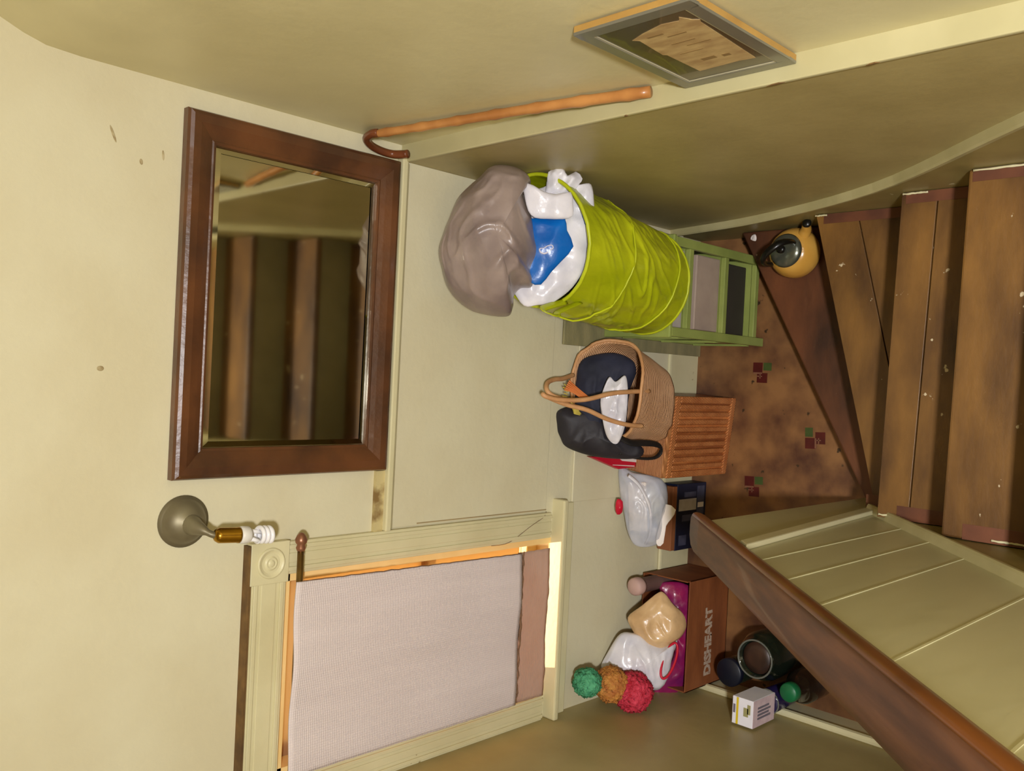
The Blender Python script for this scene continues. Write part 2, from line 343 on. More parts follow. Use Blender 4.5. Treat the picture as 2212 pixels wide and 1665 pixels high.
OUT = {
'grey_bag': ((0.373, 1.84, 1.422), [(-0.021,0.171),(-0.069,0.163),(-0.123,0.147),(-0.167,0.112),(-0.196,0.061),(-0.207,-0.022),(-0.18,-0.041),(-0.148,-0.044),(-0.126,-0.063),(-0.123,-0.092),(-0.107,-0.098),(-0.078,-0.092),(-0.031,-0.111),(0.02,-0.104),(0.065,-0.098),(0.097,-0.085),(0.148,-0.069),(0.173,-0.092),(0.202,-0.079),(0.221,-0.041),(0.221,0.017),(0.189,0.055),(0.132,0.112),(0.071,0.141),(0.033,0.157)]),
'carrier_bag': ((0.416, 1.76, 1.288), [(-0.181,0.103),(-0.188,0.056),(-0.177,0.009),(-0.127,-0.047),(-0.053,-0.082),(0.021,-0.096),(0.088,-0.095),(0.142,-0.087),(0.142,-0.052),(0.155,-0.012),(0.135,0.042),(0.101,0.109),(-0.06,0.15)]),
'blue_print': ((0.358, 1.735, 1.336), [(0.09,0.041),(0.088,-0.015),(0.09,-0.054),(0.056,-0.06),(0.011,-0.078),(-0.031,-0.044),(-0.062,-0.015),(-0.097,0.014),(-0.091,0.045),(-0.06,0.058),(-0.023,0.058),(0.03,0.051)]),
'blue_scrap': ((0.461, 1.7, 1.218), [(0.022,0.008),(0.029,-0.004),(-0.005,-0.007),(-0.035,-0.002),(-0.012,0.005)]),
'white_flap': ((0.487, 1.725, 1.351), [(0.052,0.068),(0.048,0.041),(0.031,0.013),(0.023,-0.024),(0.029,-0.066),(-0.004,-0.071),(-0.037,-0.071),(-0.047,-0.044),(-0.046,0.002),(-0.043,0.035),(-0.024,0.054),(0.016,0.064)]),
'crumple_tip': ((0.57, 1.74, 1.274), [(0.049,0.009),(0.038,-0.004),(0.014,-0.015),(0.028,-0.039),(0.007,-0.058),(-0.01,-0.047),(-0.039,-0.026),(-0.052,-0.0),(-0.052,0.016),(-0.043,0.05),(-0.007,0.046),(0.025,0.042),(0.035,0.025)]),
'navy_cloth': ((-0.065, 1.93, 0.794), [(0.114,0.085),(0.143,0.048),(0.154,-0.039),(0.127,-0.1),(0.082,-0.111),(0.019,-0.09),(-0.125,-0.074),(-0.196,-0.039),(-0.188,0.024),(-0.156,0.096),(-0.029,0.104),(0.051,0.096)]),
'rucksack': ((-0.193, 1.95, 0.805), [(0.089,0.131),(0.034,0.134),(-0.006,0.12),(-0.033,0.104),(-0.054,0.059),(-0.07,-0.005),(-0.078,-0.093),(-0.07,-0.156),(-0.038,-0.164),(0.002,-0.1),(0.034,-0.069),(0.081,-0.021),(0.105,0.059)]),
'white_liner': ((-0.086, 1.86, 0.825), [(0.097,0.019),(0.083,-0.004),(0.102,-0.038),(0.027,-0.045),(-0.066,-0.035),(-0.125,-0.01),(-0.105,0.024),(-0.035,0.042),(0.027,0.046)]),
'clear_bag': ((-0.447, 1.975, 0.485), [(0.125,0.094),(0.128,0.071),(0.111,0.037),(0.101,-0.024),(0.085,-0.067),(0.042,-0.087),(-0.001,-0.086),(-0.044,-0.079),(-0.113,-0.067),(-0.158,-0.044),(-0.161,0.028),(-0.113,0.059),(-0.044,0.073),(0.042,0.09)]),
'paper': ((-0.524, 1.9, 0.452), [(0.058,-0.041),(0.079,-0.003),(0.024,0.012),(-0.044,0.031),(-0.075,0.026),(-0.065,0.005),(-0.002,-0.005),(0.024,-0.024)]),
'bundle': ((-0.895, 1.93, 0.411), [(0.027,0.116),(0.073,0.061),(0.119,0.003),(0.115,-0.022),(0.077,-0.051),(0.04,-0.089),(-0.006,-0.101),(-0.044,-0.08),(-0.073,-0.043),(-0.113,0.003),(-0.106,0.036),(-0.077,0.07),(-0.027,0.095)]),
'white_sack': ((-1.024, 1.93, 0.499), [(0.096,0.076),(0.096,0.018),(0.071,-0.031),(0.051,-0.08),(0.059,-0.121),(-0.011,-0.109),(-0.064,-0.096),(-0.109,-0.059),(-0.097,-0.014),(-0.052,0.043),(-0.044,0.105),(-0.027,0.148),(0.026,0.125)]),
'magenta_bag': ((-0.953, 1.9, 0.337), [(0.198,0.06),(0.207,0.001),(0.198,-0.041),(0.169,-0.073),(0.042,-0.069),(-0.063,-0.062),(-0.168,-0.046),(-0.223,0.001),(-0.248,0.06),(-0.223,0.085),(-0.126,0.03),(0.0,0.001),(0.085,0.009),(0.148,0.043)]),
}

# ------------------------------------------------------------ the room
D = 2.055; XR = 0.600; XU = 0.644; XL = -1.178; ZL = 1.62; ZF = 0.06; KX = -0.37; ZC = 4.5; YB = -2.6
WX0, WX1, WZ0, WZ1 = -1.09, -0.552, 0.875, 1.94      # window opening

b = MB(); b.box((XL - .1, 1.2, ZF - .12), (XR + .1, D + .1, ZF)); b.box((XL - .1, YB, ZF - .12), (XR + .1, 1.2, ZF))
floor = struct(b.build('floor', M['lino']))
def motif(name, cx, cy, rot, s=0.040):
    b = MB(); R = Matrix.Rotation(rot, 3, 'Z')
    def sq(x0, y0, x1, y1, mi, z):
        b.cur = mi
        b.prism([Vector((cx, cy, z)) + R @ Vector((x, y, 0)) for x, y in ((x0,y0),(x1,y0),(x1,y1),(x0,y1))], (0, 0, 0.0012))
    sq(0, 0, s, s, 0, ZF); sq(-s * .95, -s * .55, 0.0, s * .55, 0, ZF); sq(s * .25, -s * .95, s, -s * .1, 1, ZF)
    sq(-s * .55, s * .16, s * -.05, s * .26, 2, ZF + .0008); sq(-s * .1, s * .02, s * .05, s * .95, 2, ZF + .0008)
    sq(-s * .38, s * .0, s * -.28, s * .62, 2, ZF + .0008)
    return b.build(name, [M['sqred'], M['sqgreen'], M['sqcream']], floor)
motif('tile_motif', 0.058, 1.745, 0.0); motif('tile_motif', -0.175, 1.515, PI / 2 + .05); motif('tile_motif', -0.385, 1.755, 0.05)

# far wall with the window opening
b = MB(); T = 0.16
b.box((XL - .1, D, ZF - .1), (XU + .6, D + T, WZ0)); b.box((XL - .1, D, WZ1), (XU + .6, D + T, ZC))
b.box((XL - .1, D, WZ0), (WX0, D + T, WZ1)); b.box((WX1, D, WZ0), (XU + .6, D + T, WZ1))
wb = struct(b.build('wall_back', M['wall']))
b = MB(); b.box((-0.46, D - .004, 0.93), (XR, D, 1.60)); b.box((-0.435, D - .010, .2), (XR, D - .002, 0.80))
b.build('wainscot_sheet', M['wall'], wb, bevel=.002)
b = MB(); b.box((-.455, D - .0055, 0.93), (-.4515, D - .002, 1.50)); b.build('panel_groove', M['groove'], wb)
b = MB(); b.box((-0.463, D - .028, 1.612), (XR + .02, D, 1.632))
b.prism([(-.463, D - .020, 1.612), (-.463, D, 1.612), (-.463, D, 1.585)], (XR + .46, 0, 0))
b.build('dado_cap', M['trim'], wb, bevel=.004)
b = MB(); b.box((-0.487, D - .012, 1.632), (-0.29, D, 1.662)); b.build('dado_stain', M['stain'], wb)

for x_, z_, w_, h_, a_ in ((.494, 2.425, .020, .003, .4), (.445, 2.36, .007, .004, .2), (.47, 2.31, .012, .003, .1), (-.03, 2.43, .006, .008, 0), (-.89, 2.66, .006, .005, 0)):
    b = MB(); b.lathe([(0, 0), (w_, 0), (w_ * .8, .0006), (0, .0007)], (0, 0, 0), (0, -1, 0), 12)
    b.v = [(x_ + v[0] * math.cos(a_) - v[2] * h_ / w_ * math.sin(a_), D + v[1], z_ + v[0] * math.sin(a_) + v[2] * h_ / w_) for v in b.v]
    b.build('scuff_mark', M['scuff'], wb)
# right wall: recessed upper part, projecting lower part, ledge board
b = MB()
prof = [(XU, ZL - .05), (XU, 2.5), (XU + .004, 2.57), (XU + .017, 2.615), (XU + .036, 2.66), (XU + .09, 2.76), (XU + .2, 2.9), (XU + .5, 3.1), (XU + .5, ZC)]
for (x0, z0), (x1, z1) in zip(prof, prof[1:]):
    b.add([(x0, D, z0), (x0, YB, z0), (x1, YB, z1), (x1, D, z1)], [(0, 1, 2, 3)])
struct(b.build('wall_right', M['wall_side'], smooth=True))
b = MB(); b.box((XR, YB, ZF - .1), (XR + .3, D, ZL - .012)); struct(b.build('wall_right', M['wall_low']))
b = MB(); b.box((XR - .006, YB, ZL - .012), (XU + .04, D, ZL)); t1 = struct(b.build('trim_1', M['ledge'], bevel=.003))
for y_, l_ in ((.885, .040), (.694, .026), (1.25, .012), (.3, .03)):
    b = MB(); b.prism([(XR - .0075, y_ - l_ / 2, ZL - .004), (XR - .0075, y_ - l_ * .2, ZL - .001), (XR - .0075, y_ + l_ * .2, ZL - .002), (XR - .0075, y_ + l_ / 2, ZL - .006), (XR - .0075, y_, ZL - .008)], (.004, 0, .0)); b.build('paint_chip', M['gap'], t1)
# left wall, back wall, ceiling
b = MB(); b.box((XL - .1, YB, ZF - .1), (XL, D, ZC)); struct(b.build('wall_left', M['wall_low']))
b = MB(); b.box((XL - .1, YB - .1, 0), (XU + .7, YB, ZC)); struct(b.build('wall_front', M['wall']))
b = MB(); b.box((XL - .1, YB - .1, ZC), (XU + .7, D + .16, ZC + .1)); struct(b.build('ceiling', M['ceil']))
# skirtings
b = MB()
rb = [(2.055, .275), (1.60, .395), (1.085, .665), (0.585, 1.125), (0.10, 1.56), (-1.0, 2.50), (-2.5, 3.0)]
b.prism([(XR - .012, y, z - .012) for y, z in rb] + [(XR - .012, -2.5, .0), (XR - .012, 2.055, 0)], (.012, 0, 0))
struct(b.build('baseboard_right', M['skirt']))
b = MB(); b.box((XL, -.2, ZF), (XL + .014, D, .175)); b.tube([(XL + .012, -.2, .185), (XL + .012, D, .185)], .014, 8); b.tube([(XL + .012, -.2, .155), (XL + .012, D, .155)], .006, 6)
struct(b.build('baseboard_left', M['trim']))
b = MB(); b.box((XL + .014, D - .016, ZF), (XR - .02, D, .25)); b.tube([(XL + .02, D - .014, .255), (XR - .02, D - .014, .255)], .008, 6)
struct(b.build('baseboard_back', M['trim']))

# ------------------------------------------------------------ window
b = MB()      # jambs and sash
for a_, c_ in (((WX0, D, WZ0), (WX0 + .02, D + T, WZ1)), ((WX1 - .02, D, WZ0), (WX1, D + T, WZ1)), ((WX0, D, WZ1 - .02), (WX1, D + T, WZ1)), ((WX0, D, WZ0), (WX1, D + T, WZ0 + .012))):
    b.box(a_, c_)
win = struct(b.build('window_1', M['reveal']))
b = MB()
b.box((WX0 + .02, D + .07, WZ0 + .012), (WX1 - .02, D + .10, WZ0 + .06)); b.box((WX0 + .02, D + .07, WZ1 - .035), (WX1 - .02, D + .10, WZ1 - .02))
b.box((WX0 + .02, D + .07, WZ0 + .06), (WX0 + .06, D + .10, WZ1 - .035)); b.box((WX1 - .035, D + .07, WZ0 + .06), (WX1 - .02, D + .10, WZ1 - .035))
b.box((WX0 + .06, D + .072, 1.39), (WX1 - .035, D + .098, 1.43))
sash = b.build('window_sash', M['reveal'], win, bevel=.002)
b = MB(); b.box((WX0 + .05, D + .083, WZ0 + .05), (WX1 - .03, D + .087, WZ1 - .03)); b.build('window_pane', M['pane'], sash)
b = MB(); b.box((WX0 + .02, D + .060, .985), (WX1 - .02, D + .062, WZ1 - .02)); b.build('added_glow_sheet', M['glow_film'], sash)  # added translucent sheet for the warm glow behind the blind
# casing
def casing(x0, x1, z0, z1, vert):
    b = MB(); b.box((x0, D - .018, z0), (x1, D, z1))
    if vert:
        for x in (x0 + .014, x1 - .014): b.box((x - .006, D - .023, z0), (x + .006, D - .017, z1))
        b.box((x0 + .03, D - .021, z0), (x1 - .03, D - .017, z1))
    else:
        for z in (z0 + .014, z1 - .014): b.box((x0, D - .023, z - .006), (x1, D - .017, z + .006))
        b.box((x0, D - .021, z0 + .03), (x1, D - .017, z1 - .03))
    return b.build('window_casing', M['trim'], win, bevel=.003)
casing(-.549, -.463, .915, 1.940, True); casing(XL, -1.095, .915, 1.940, True); casing(-1.10, -.560, 1.942, 2.045, False)
for x0, x1 in ((-.566, -.458),):
    b = MB(); b.box((x0, D - .026, 1.940), (x1, D, 2.050))
    cx, cz = (x0 + x1) / 2, 1.994
    b.lathe([(.040, 0), (.040, .004), (.036, .007), (.031, .004), (.026, .002), (.018, .002), (.015, .006), (.010, .004), (.006, .007), (0, .008)], (cx, D - .0255, cz), (0, -1, 0), 36)
    b.build('corner_rosette', M['trim'], win, bevel=.002, smooth=False)
b = MB(); b.box((XL, D - .024, 2.046), (-.463, D, 2.054)); b.box((XL, D - .030, 2.054), (-.463, D, 2.058)); b.build('head_gap', M['gap'], win)
b = MB(); b.box((XL, D - .055, .868), (-.418, D + .01, .892)); b.build('window_sill', M['trim'], win, bevel=.006)
b = MB(); b.box((XL, D - .016, .795), (-.435, D, .868)); b.build('sill_apron', M['trim'], win, bevel=.004)
b = MB(); b.tube(smoothpath([(-.46, D - .006, .93), (-.475, D - .022, .96), (-.50, D - .022, 1.02), (-.545, D - .021, 1.12), (-.548, D - .021, 1.20)], 6), .0009, 5)
b.build('loose_cord', M['fray'], win)

# rod and blind
rod = thing('curtain_rod', (-.8, 1.99, 1.93), 'thin brass curtain rod with copper finial above the window blind', 'curtain rod')
b = MB(); b.tube([(-.475, 1.992, 1.931), (-1.175, 1.992, 1.929)], .0085, 14); b.build('rod', M['rodbrass'], rod, smooth=True)
b = MB(); b.lathe([(.0, 0), (.010, .002), (.013, .010), (.010, .018), (.015, .024), (.016, .032), (.011, .042), (.006, .048), (0, .050)], (-.482, 1.992, 1.931), (1, 0, 0), 20); b.build('finial', M['copper'], rod, smooth=True)
b = MB(); b.tube([(-.493, 1.992, 1.925), (-.493, 2.010, 1.91), (-.490, 2.038, 1.905)], .003, 6); b.build('rod_hook', M['cardwhite'], rod, smooth=True)
bl = thing('window_blind', (-.81, 1.99, .97), 'lilac grey woven blind hanging in front of the window', 'blind')
def sheet(x0, x1, z0, z1, y, nx, nz, amp, xs0=0.0, xs1=0.0, th=.003):
    b = MB(); g = []
    for s_ in (0, 1):
        for j in range(nz + 1):
            z = z0 + (z1 - z0) * j / nz
            for i in range(nx + 1):
                f = i / nx; xa = x0 + xs0 * (1 - j / nz); x = xa + (x1 - xa) * f
                ed = .0025 * noise.noise(Vector((x * 30, z * 60, 0))) if i in (0, nx) or j in (0,) else 0
                x += xs1 * (1 - j / nz) * f
                g.append((x + (ed if i in (0, nx) else 0), y + amp * math.sin(x * 23 + z * 2) + amp * noise.noise(Vector((x * 6, 0, z * 4))) + s_ * th, z + (ed * 1.4 if j == 0 else 0)))
    n1 = (nx + 1) * (nz + 1); fs = []
    for j in range(nz):
        for i in range(nx):
            a = j * (nx + 1) + i; q = (a, a + 1, a + nx + 2, a + nx + 1); fs.append(q); fs.append(tuple(n1 + k for k in q[::-1]))
    for i in range(nx):
        a = i; fs.append((a, n1 + a, n1 + a + 1, a + 1)); a = nz * (nx + 1) + i; fs.append((a + 1, n1 + a + 1, n1 + a, a))
    for j in range(nz):
        a = j * (nx + 1); c = a + nx + 1; fs.append((a, c, n1 + c, n1 + a)); a += nx; c += nx; fs.append((c, a, n1 + a, n1 + c))
    return b.add(g, fs)
sheet(-1.060, -.556, 1.112, 1.950, 1.975, 40, 50, .004, xs0=-.004, xs1=-.016).build('blind_cloth', M['blind'], bl, smooth=True)
sheet(-1.064, -.572, .968, 1.118, 1.988, 40, 12, .003, xs0=-.003).build('sheer_hem', M['blindlow'], bl, smooth=True)
b = MB(); P = [(-1.056 + .49 * i / 60, 1.9735 + .002 * math.sin(i), 1.110 + .004 * noise.noise(Vector((i * .4, 0, 0)))) for i in range(61)]
b.tube(P, [.0022 + .0025 * max(0, noise.noise(Vector((i * .3, 3, 0)))) + (.002 if 24 < i < 36 else 0) for i in range(61)], 6); b.build('frayed_edge', M['fray'], bl)
b = MB(); P = [(-.5555 - .016 * i / 60 + .002 * noise.noise(Vector((i * .5, 9, 0))), 1.975, 1.93 - .81 * i / 60) for i in range(61)]; b.tube(P, .0016, 5); b.build('side_selvedge', M['fray'], bl)

# ------------------------------------------------------------ stairs and knee wall
st = thing('staircase', (.1, .8, ZF), 'worn brown wooden staircase with turning winder treads', 'staircase')
XS = XR - .014; H_ = .19
def tread(poly, z, mt, th=.032, bv=.006):
    b = MB(); b.prism([(x, y, z - th) for x, y in poly], (0, 0, th)); return b.build('tread', mt, st, bevel=bv)
def riser(p, q, z0, z1):
    d = Vector((q[0] - p[0], q[1] - p[1], 0)).normalized(); n = Vector((-d.y, d.x, 0)) * .02
    b = MB(); b.prism([(p[0], p[1], z0), (q[0], q[1], z0), (q[0] + n.x, q[1] + n.y, z0), (p[0] + n.x, p[1] + n.y, z0)], (0, 0, z1 - z0)); return b.build('riser', M['riser'], st)
nos = {0: ((-.36, 1.262), (XS, 1.79)), 1: ((-.36, 1.150), (XS, 1.40)), 2: ((-.36, 1.066), (XS, 1.044)), 3: ((-.36, .822), (XS, .802)), 4: ((-.36, .575), (XS, .560))}
for i in range(5, 13): nos[i] = ((-.36, .575 - .242 * (i - 4)), (XS, .560 - .242 * (i - 4)))
for i in range(0, 12):
    z = H_ * (i + 1); (a, b_), (c, d_) = nos[i], nos[i + 1]
    a0, a1 = Vector(nos[i][0]), Vector(nos[i][1]); c0, c1 = Vector(nos[i+1][0]), Vector(nos[i+1][1])
    back0 = c0 + Vector((0, -.03)); back1 = c1 + Vector((0, -.03))
    mt = M['treadlow'] if i == 0 else M['tread']
    L = lambda p, q, t: (p + (q - p) * t)
    if i == 1:      # two boards with an open joint
        j0, j1 = Vector((-.02, 1.105)), Vector((XS, 1.262))
        tread([a0, a1, j1, j0, Vector((-.36, 1.10))], z, mt, bv=.001); tread([Vector((-.36, 1.096)), j0 + Vector((0, -.004)), j1 + Vector((0, -.004)), back1, back0], z, mt, bv=.001)
    if i == 1: b = MB(); b.prism([(-.35, 1.085, z - .040), (-.35, 1.115, z - .040), (XS - .01, 1.28, z - .040), (XS - .01, 1.24, z - .040)], (0, 0, .007)); b.build('light_leak_board', M['under'], st)  # added dark board, stops light leaking through the joint
    elif i == 2:
        b = MB(); b.box((-.35, .92, z - .040), (XS - .01, 1.0, z - .033)); b.build('light_leak_board', M['under'], st)  # added below this joint too, against the light leak
        j0, j1 = Vector((-.36, .978)), Vector((XS, .945))
        tread([a0, a1, j1, j0], z, mt, bv=.001); tread([j0 + Vector((0, -.004)), j1 + Vector((0, -.004)), back1, back0], z, mt, bv=.001)
    else: tread([a0, a1, back1, back0], z, mt)
    dv = (a1 - a0).normalized(); nn = Vector((dv.y, -dv.x)) * .022
    riser((a0 + nn), (a1 + nn), (ZF if i == 0 else z - H_), z - .03)
b = MB(); b.box((-.36, YB + .01, 2.25), (XS, nos[12][0][1], 2.28 + .19)); b.build('landing_board', M['tread'], st)
for i, (y0, y1) in {3: (.80, .56), 2: (1.04, .80), 1: (1.38, 1.06)}.items():   # darker painted strip along the wall end of each tread
    b = MB(); b.box((XS - .032, y1 + .01, H_ * (i + 1) + .0002), (XS, y0 - .008, H_ * (i + 1) + .0012)); b.build('painted_end', M['treadedge'], st)
    b = MB(); b.box((-.36, y1 + .01, H_ * (i + 1) + .0002), (-.32, y0 - (.03 if i > 1 else .2), H_ * (i + 1) + .0012)); b.build('painted_end', M['treadedge'], st)
def paintline(x, y0, y1, z):
    b = MB(); n = 14; P = [(x + .002 * noise.noise(Vector((k, z, 1))), y0 + (y1 - y0) * k / n, z) for k in range(n + 1)]
    b.tube(P, [.003 + .002 * noise.noise(Vector((k * .7, z, 5))) for k in range(n + 1)], 6); b.build('paint_drip', M['trim'], st, smooth=True)
paintline(XS - .004, .575, .79, .764); paintline(XS - .004, .97, 1.04, .574); paintline(XS - .004, 1.36, 1.40, .384)
paintline(-.352, 1.0, 1.06, .574); paintline(-.352, .62, .70, .764)

# knee wall of upright boards beside the stairs, ending in a plain post
b = MB(); kw = [(1.30, ZF), (1.305, 1.108), (.25, 2.205), (-1.0, 3.50), (-1.0, ZF)]
b.prism([(KX - .05, y, z) for y, z in kw], (.05, 0, 0))
knee = struct(b.build('wall_stair', M['knee']))
b = MB()
for y in (.955, .825, .69, .48, .27, .06):
    b = MB(); b.box((KX - .001, y - .0022, .25), (KX + .0012, y + .0022, 2.205 - (y - .25) * 1.04)); b.build('board_joint', M['joint'], knee)
b = MB(); b.prism([(KX - .052, 1.150, ZF), (KX - .052, 1.307, ZF), (KX - .052, 1.309, 1.100), (KX - .052, 1.075, 1.345), (KX - .052, 1.120, .85)], (.056, 0, 0)); b.build('end_post', M['knee'], knee, bevel=.003)
b = MB(); b.prism([(KX, 1.118, .44), (KX, 1.160, .44), (KX, 1.070, 1.335), (KX, 1.028, 1.38)], (.014, 0, 0)); b.build('post_bead', M['trim'], knee, bevel=.004)
b = MB(); sk = [(1.155, .42), (.506, 1.20), (.0, 1.80), (-1.0, 2.9)]
b.prism([(KX - .001, y, z) for y, z in sk] + [(KX - .001, -1.0, .1), (KX - .001, 1.155, .1)], (.008, 0, 0)); b.build('stair_skirting', M['skirt'], knee)
def ledge(pts, x, sx, name, par, k=1.0):
    for i, (w_, h0, h1) in enumerate(((.026, 0, -.012), (.014, -.030, -.038))):
        b = MB(); vs = []; n = len(pts)
        for j, (y, z) in enumerate(pts):
            a = Vector((0, *pts[max(j - 1, 0)])); c = Vector((0, *pts[min(j + 1, n - 1)])); t = (c - a).normalized(); nn = Vector((0, -t.z, t.y)); nn = nn if nn.z > 0 else -nn
            for xx, h in ((0, h0 + .004), (w_ * .8, h0), (w_, h0 - .004), (w_, h1), (0, h1 - .004)): vs.append(Vector((x + sx * xx * k, y, z)) + nn * h * k)
        fs = [(j*5 + q, j*5 + (q+1) % 5, (j+1)*5 + (q+1) % 5, (j+1)*5 + q) for j in range(n - 1) for q in range(5)] + [[0,1,2,3,4], [(n-1)*5 + q for q in range(5)]]
        b.add(vs, fs); o = b.build(name, M['moulding'], par)
        if par is None: struct(o)
ledge([(1.155, .432), (.506, 1.212), (.0, 1.812), (-1.0, 2.9)], KX, 1, 'skirting_bead', knee)
ledge([(p.y, p.z + .012) for p in smoothpath([(0, y, z) for y, z in rb], 6)], XR, -1, 'baseboard_right', None)

# handrail
hr = thing('handrail', (-.395, 1.3, 1.1), 'broad worn brown wooden handrail sloping down on the stair wall', 'handrail')
p0 = Vector((0, 1.318, 1.150)); p1 = Vector((0, -1.0, 3.56)); dr = (p1 - p0).normalized(); nr = Vector((0, -dr.z, dr.y)); nr = nr if nr.z > 0 else -nr
prof = [(-.052, -.030), (-.055, -.012), (-.050, -.002), (-.036, .002), (-.012, .003), (.014, .003), (.034, .002), (.042, 0)]
prof2 = [(.0421, 0), (.048, -.003), (.051, -.010), (.049, -.022), (.044, -.034), (.030, -.036)]
def sweep(pf, name, mt):
    b = MB(); vs = []; n = len(pf); N = 40
    for i in range(N + 1):
        c = p0 + (p1 - p0) * i / N
        for x, h in pf:
            rr = dr * (-.034 + .050 * max(0, (-x - .012) / .043) ** 2 + .006 * max(0, (x - .03) / .02)) if i == 0 else Vector()
            vs.append(Vector((-.395 + x, 0, 0)) + c + nr * h + rr)
    fs = [(i*n + k, i*n + (k+1) % n, (i+1)*n + (k+1) % n, (i+1)*n + k) for i in range(N) for k in range(n)] + [list(range(n)), [N*n + k for k in range(n)]]
    b.add(vs, fs); return b.build(name, mt, hr, smooth=True)
sweep(prof + [(.030, -.036)], 'rail_board', M['rail']); sweep(prof2, 'rail_edge', M['railedge'])

# ------------------------------------------------------------ mirror and sconce
mi = thing('wall_mirror', (.151, D, 1.65), 'large dark brown wooden framed mirror standing on the dado ledge', 'mirror')
mx0, mx1, mz0, mz1 = -.287, .590, 1.640, 2.266; fw = .074
def moulding(name, x0, x1, z0, z1, fw, yb, prof, mt, par):
    """four mitred sides; prof = (inset, protrusion) from outer to inner edge"""
    ring = []
    for u, h in prof: ring.append([Vector((x0 + u, yb - h, z0 + u)), Vector((x1 - u, yb - h, z0 + u)), Vector((x1 - u, yb - h, z1 - u)), Vector((x0 + u, yb - h, z1 - u))])
    for sdx in range(4):
        b = MB(); vs = []; 
        for r in ring: vs += [r[sdx], r[(sdx + 1) % 4]]
        b.add(vs, [(2*k, 2*k + 1, 2*k + 3, 2*k + 2) for k in range(len(ring) - 1)] + [(1, 0, 2*len(ring) - 2, 2*len(ring) - 1)]); b.build(name, mt, par, smooth=False)
moulding('frame_side', mx0, mx1, mz0, mz1, fw, D - .002, [(0, 0), (0, .022), (.004, .030), (.012, .034), (.030, .033), (.050, .026), (.064, .020), (.068, .022), (.074, .020), (.076, .006)], M['mirrorwood'], mi)
b = MB(); b.box((mx0 + .07, D - .014, mz0 + .07), (mx1 - .07, D - .010, mz1 - .07)); gl = b.build('mirror_glass', M['glassmirror'], mi)
b = MB()
ix0, ix1, iz0, iz1 = mx0 + .076, mx1 - .076, mz0 + .076, mz1 - .076
r1 = [(ix0, iz0), (ix1, iz0), (ix1, iz1), (ix0, iz1)]; r2 = [(ix0 + .014, iz0 + .014), (ix1 - .014, iz0 + .014), (ix1 - .014, iz1 - .014), (ix0 + .014, iz1 - .014)]
b.add([(x, D - .0145, z) for x, z in r1] + [(x, D - .0165, z) for x, z in r2], [(k, (k+1) % 4, 4 + (k+1) % 4, 4 + k) for k in range(4)])
b.build('glass_bevel', M['glassmirror'], mi)

sc = thing('wall_sconce', (-.389, D, 2.216), 'brass and bronze wall sconce with an unlit bulb beside the mirror', 'wall lamp')
b = MB(); b.lathe([(.063, 0), (.063, .003), (.056, .006), (.054, .010), (.050, .018), (.042, .028), (.030, .036), (.018, .041), (.012, .044), (0, .045)], (-.389, D - .001, 2.222), (0, -1, 0), 44); b.build('backplate', M['bronze'], sc, smooth=True)
b = MB(); P = smoothpath([(-.392, D - .035, 2.218), (-.396, D - .060, 2.214), (-.402, D - .082, 2.205), (-.408, D - .092, 2.195), (-.411, D - .096, 2.185)], 5)
b.tube(P, [.026 - .018 * min(1, k / (len(P) * .55)) for k in range(len(P))], 18); b.build('arm', M['bronze'], sc, smooth=True)
ax = Vector((-.07, -.02, -1)).normalized(); s0 = Vector((-.411, D - .096, 2.190))
b = MB(); b.lathe([(.008, 0), (.014, .004), (.0185, .012), (.0185, .058), (.0195, .060), (.0195, .064), (.0, .064)], s0, ax, 30); b.build('socket', M['brass'], sc, smooth=True)
bulb = thing('light_bulb', s0 + ax * .064, 'white spiral energy saving bulb screwed into the wall sconce', 'light bulb')
b = MB(); b.lathe([(.0, 0), (.019, .0), (.0215, .006), (.021, .022), (.016, .028), (0, .029)], s0 + ax * .0645, ax, 28); b.build('bulb_base', M['cflbase'], bulb, smooth=True)
b = MB(); q = Vector((0, 0, 1)).rotation_difference(ax); pts = []
for k in range(150):
    t = k / 149; a = t * 2 * PI * 3.6; r = .017 if t < .9 else .017 * (1 - (t - .9) * 6)
    pts.append(s0 + ax * .112 + q @ Vector((math.cos(a) * r, math.sin(a) * r, t * .042)))
b.tube(pts, .0058, 10)
b.tube([s0 + ax * .09 + q @ Vector((.010, 0, 0)), s0 + ax * .100 + q @ Vector((.012, 0, 0)), pts[0]], .0055, 10)
b.tube([s0 + ax * .09 + q @ Vector((-.010, 0, 0)), s0 + ax * .102 + q @ Vector((-.010, .002, 0)), s0 + ax * .13 + q @ Vector((-.006, 0, 0))], .0055, 10)
b.build('spiral_tube', M['cfl'], bulb, smooth=True)

# ------------------------------------------------------------ ledge: cane and picture
ca = thing('walking_cane', (.62, 1.6, ZL), 'orange brown bamboo walking cane with a curved crook on the ledge', 'walking stick')
c0 = Vector((.628, 1.172, ZL + .014)); c1 = Vector((.624, 1.962, 1.792)); N = 34; P = [c0 + (c1 - c0) * k / N + Vector((0, 0, .006 * math.sin(k / N * 5))) for k in range(N + 1)]
b = MB(); b.tube(P, [.0125 + (.0022 if k % 5 == 2 else 0) - .002 * (k / N) for k in range(N + 1)], 16); b.build('shaft', M['cane'], ca, smooth=True)
b = MB(); P = smoothpath([c1 - (c1 - c0).normalized() * .02, c1, (.620, 2.004, 1.780), (.613, 2.030, 1.745), (.607, 2.036, 1.705), (.604, 2.028, 1.672), (.603, 2.000, 1.656), (.603, 1.985, 1.652)], 6)
b.tube(P, [.0105 + .001 * (k / len(P)) for k in range(len(P))], 16); b.build('crook', M['canedark'], ca, smooth=True)

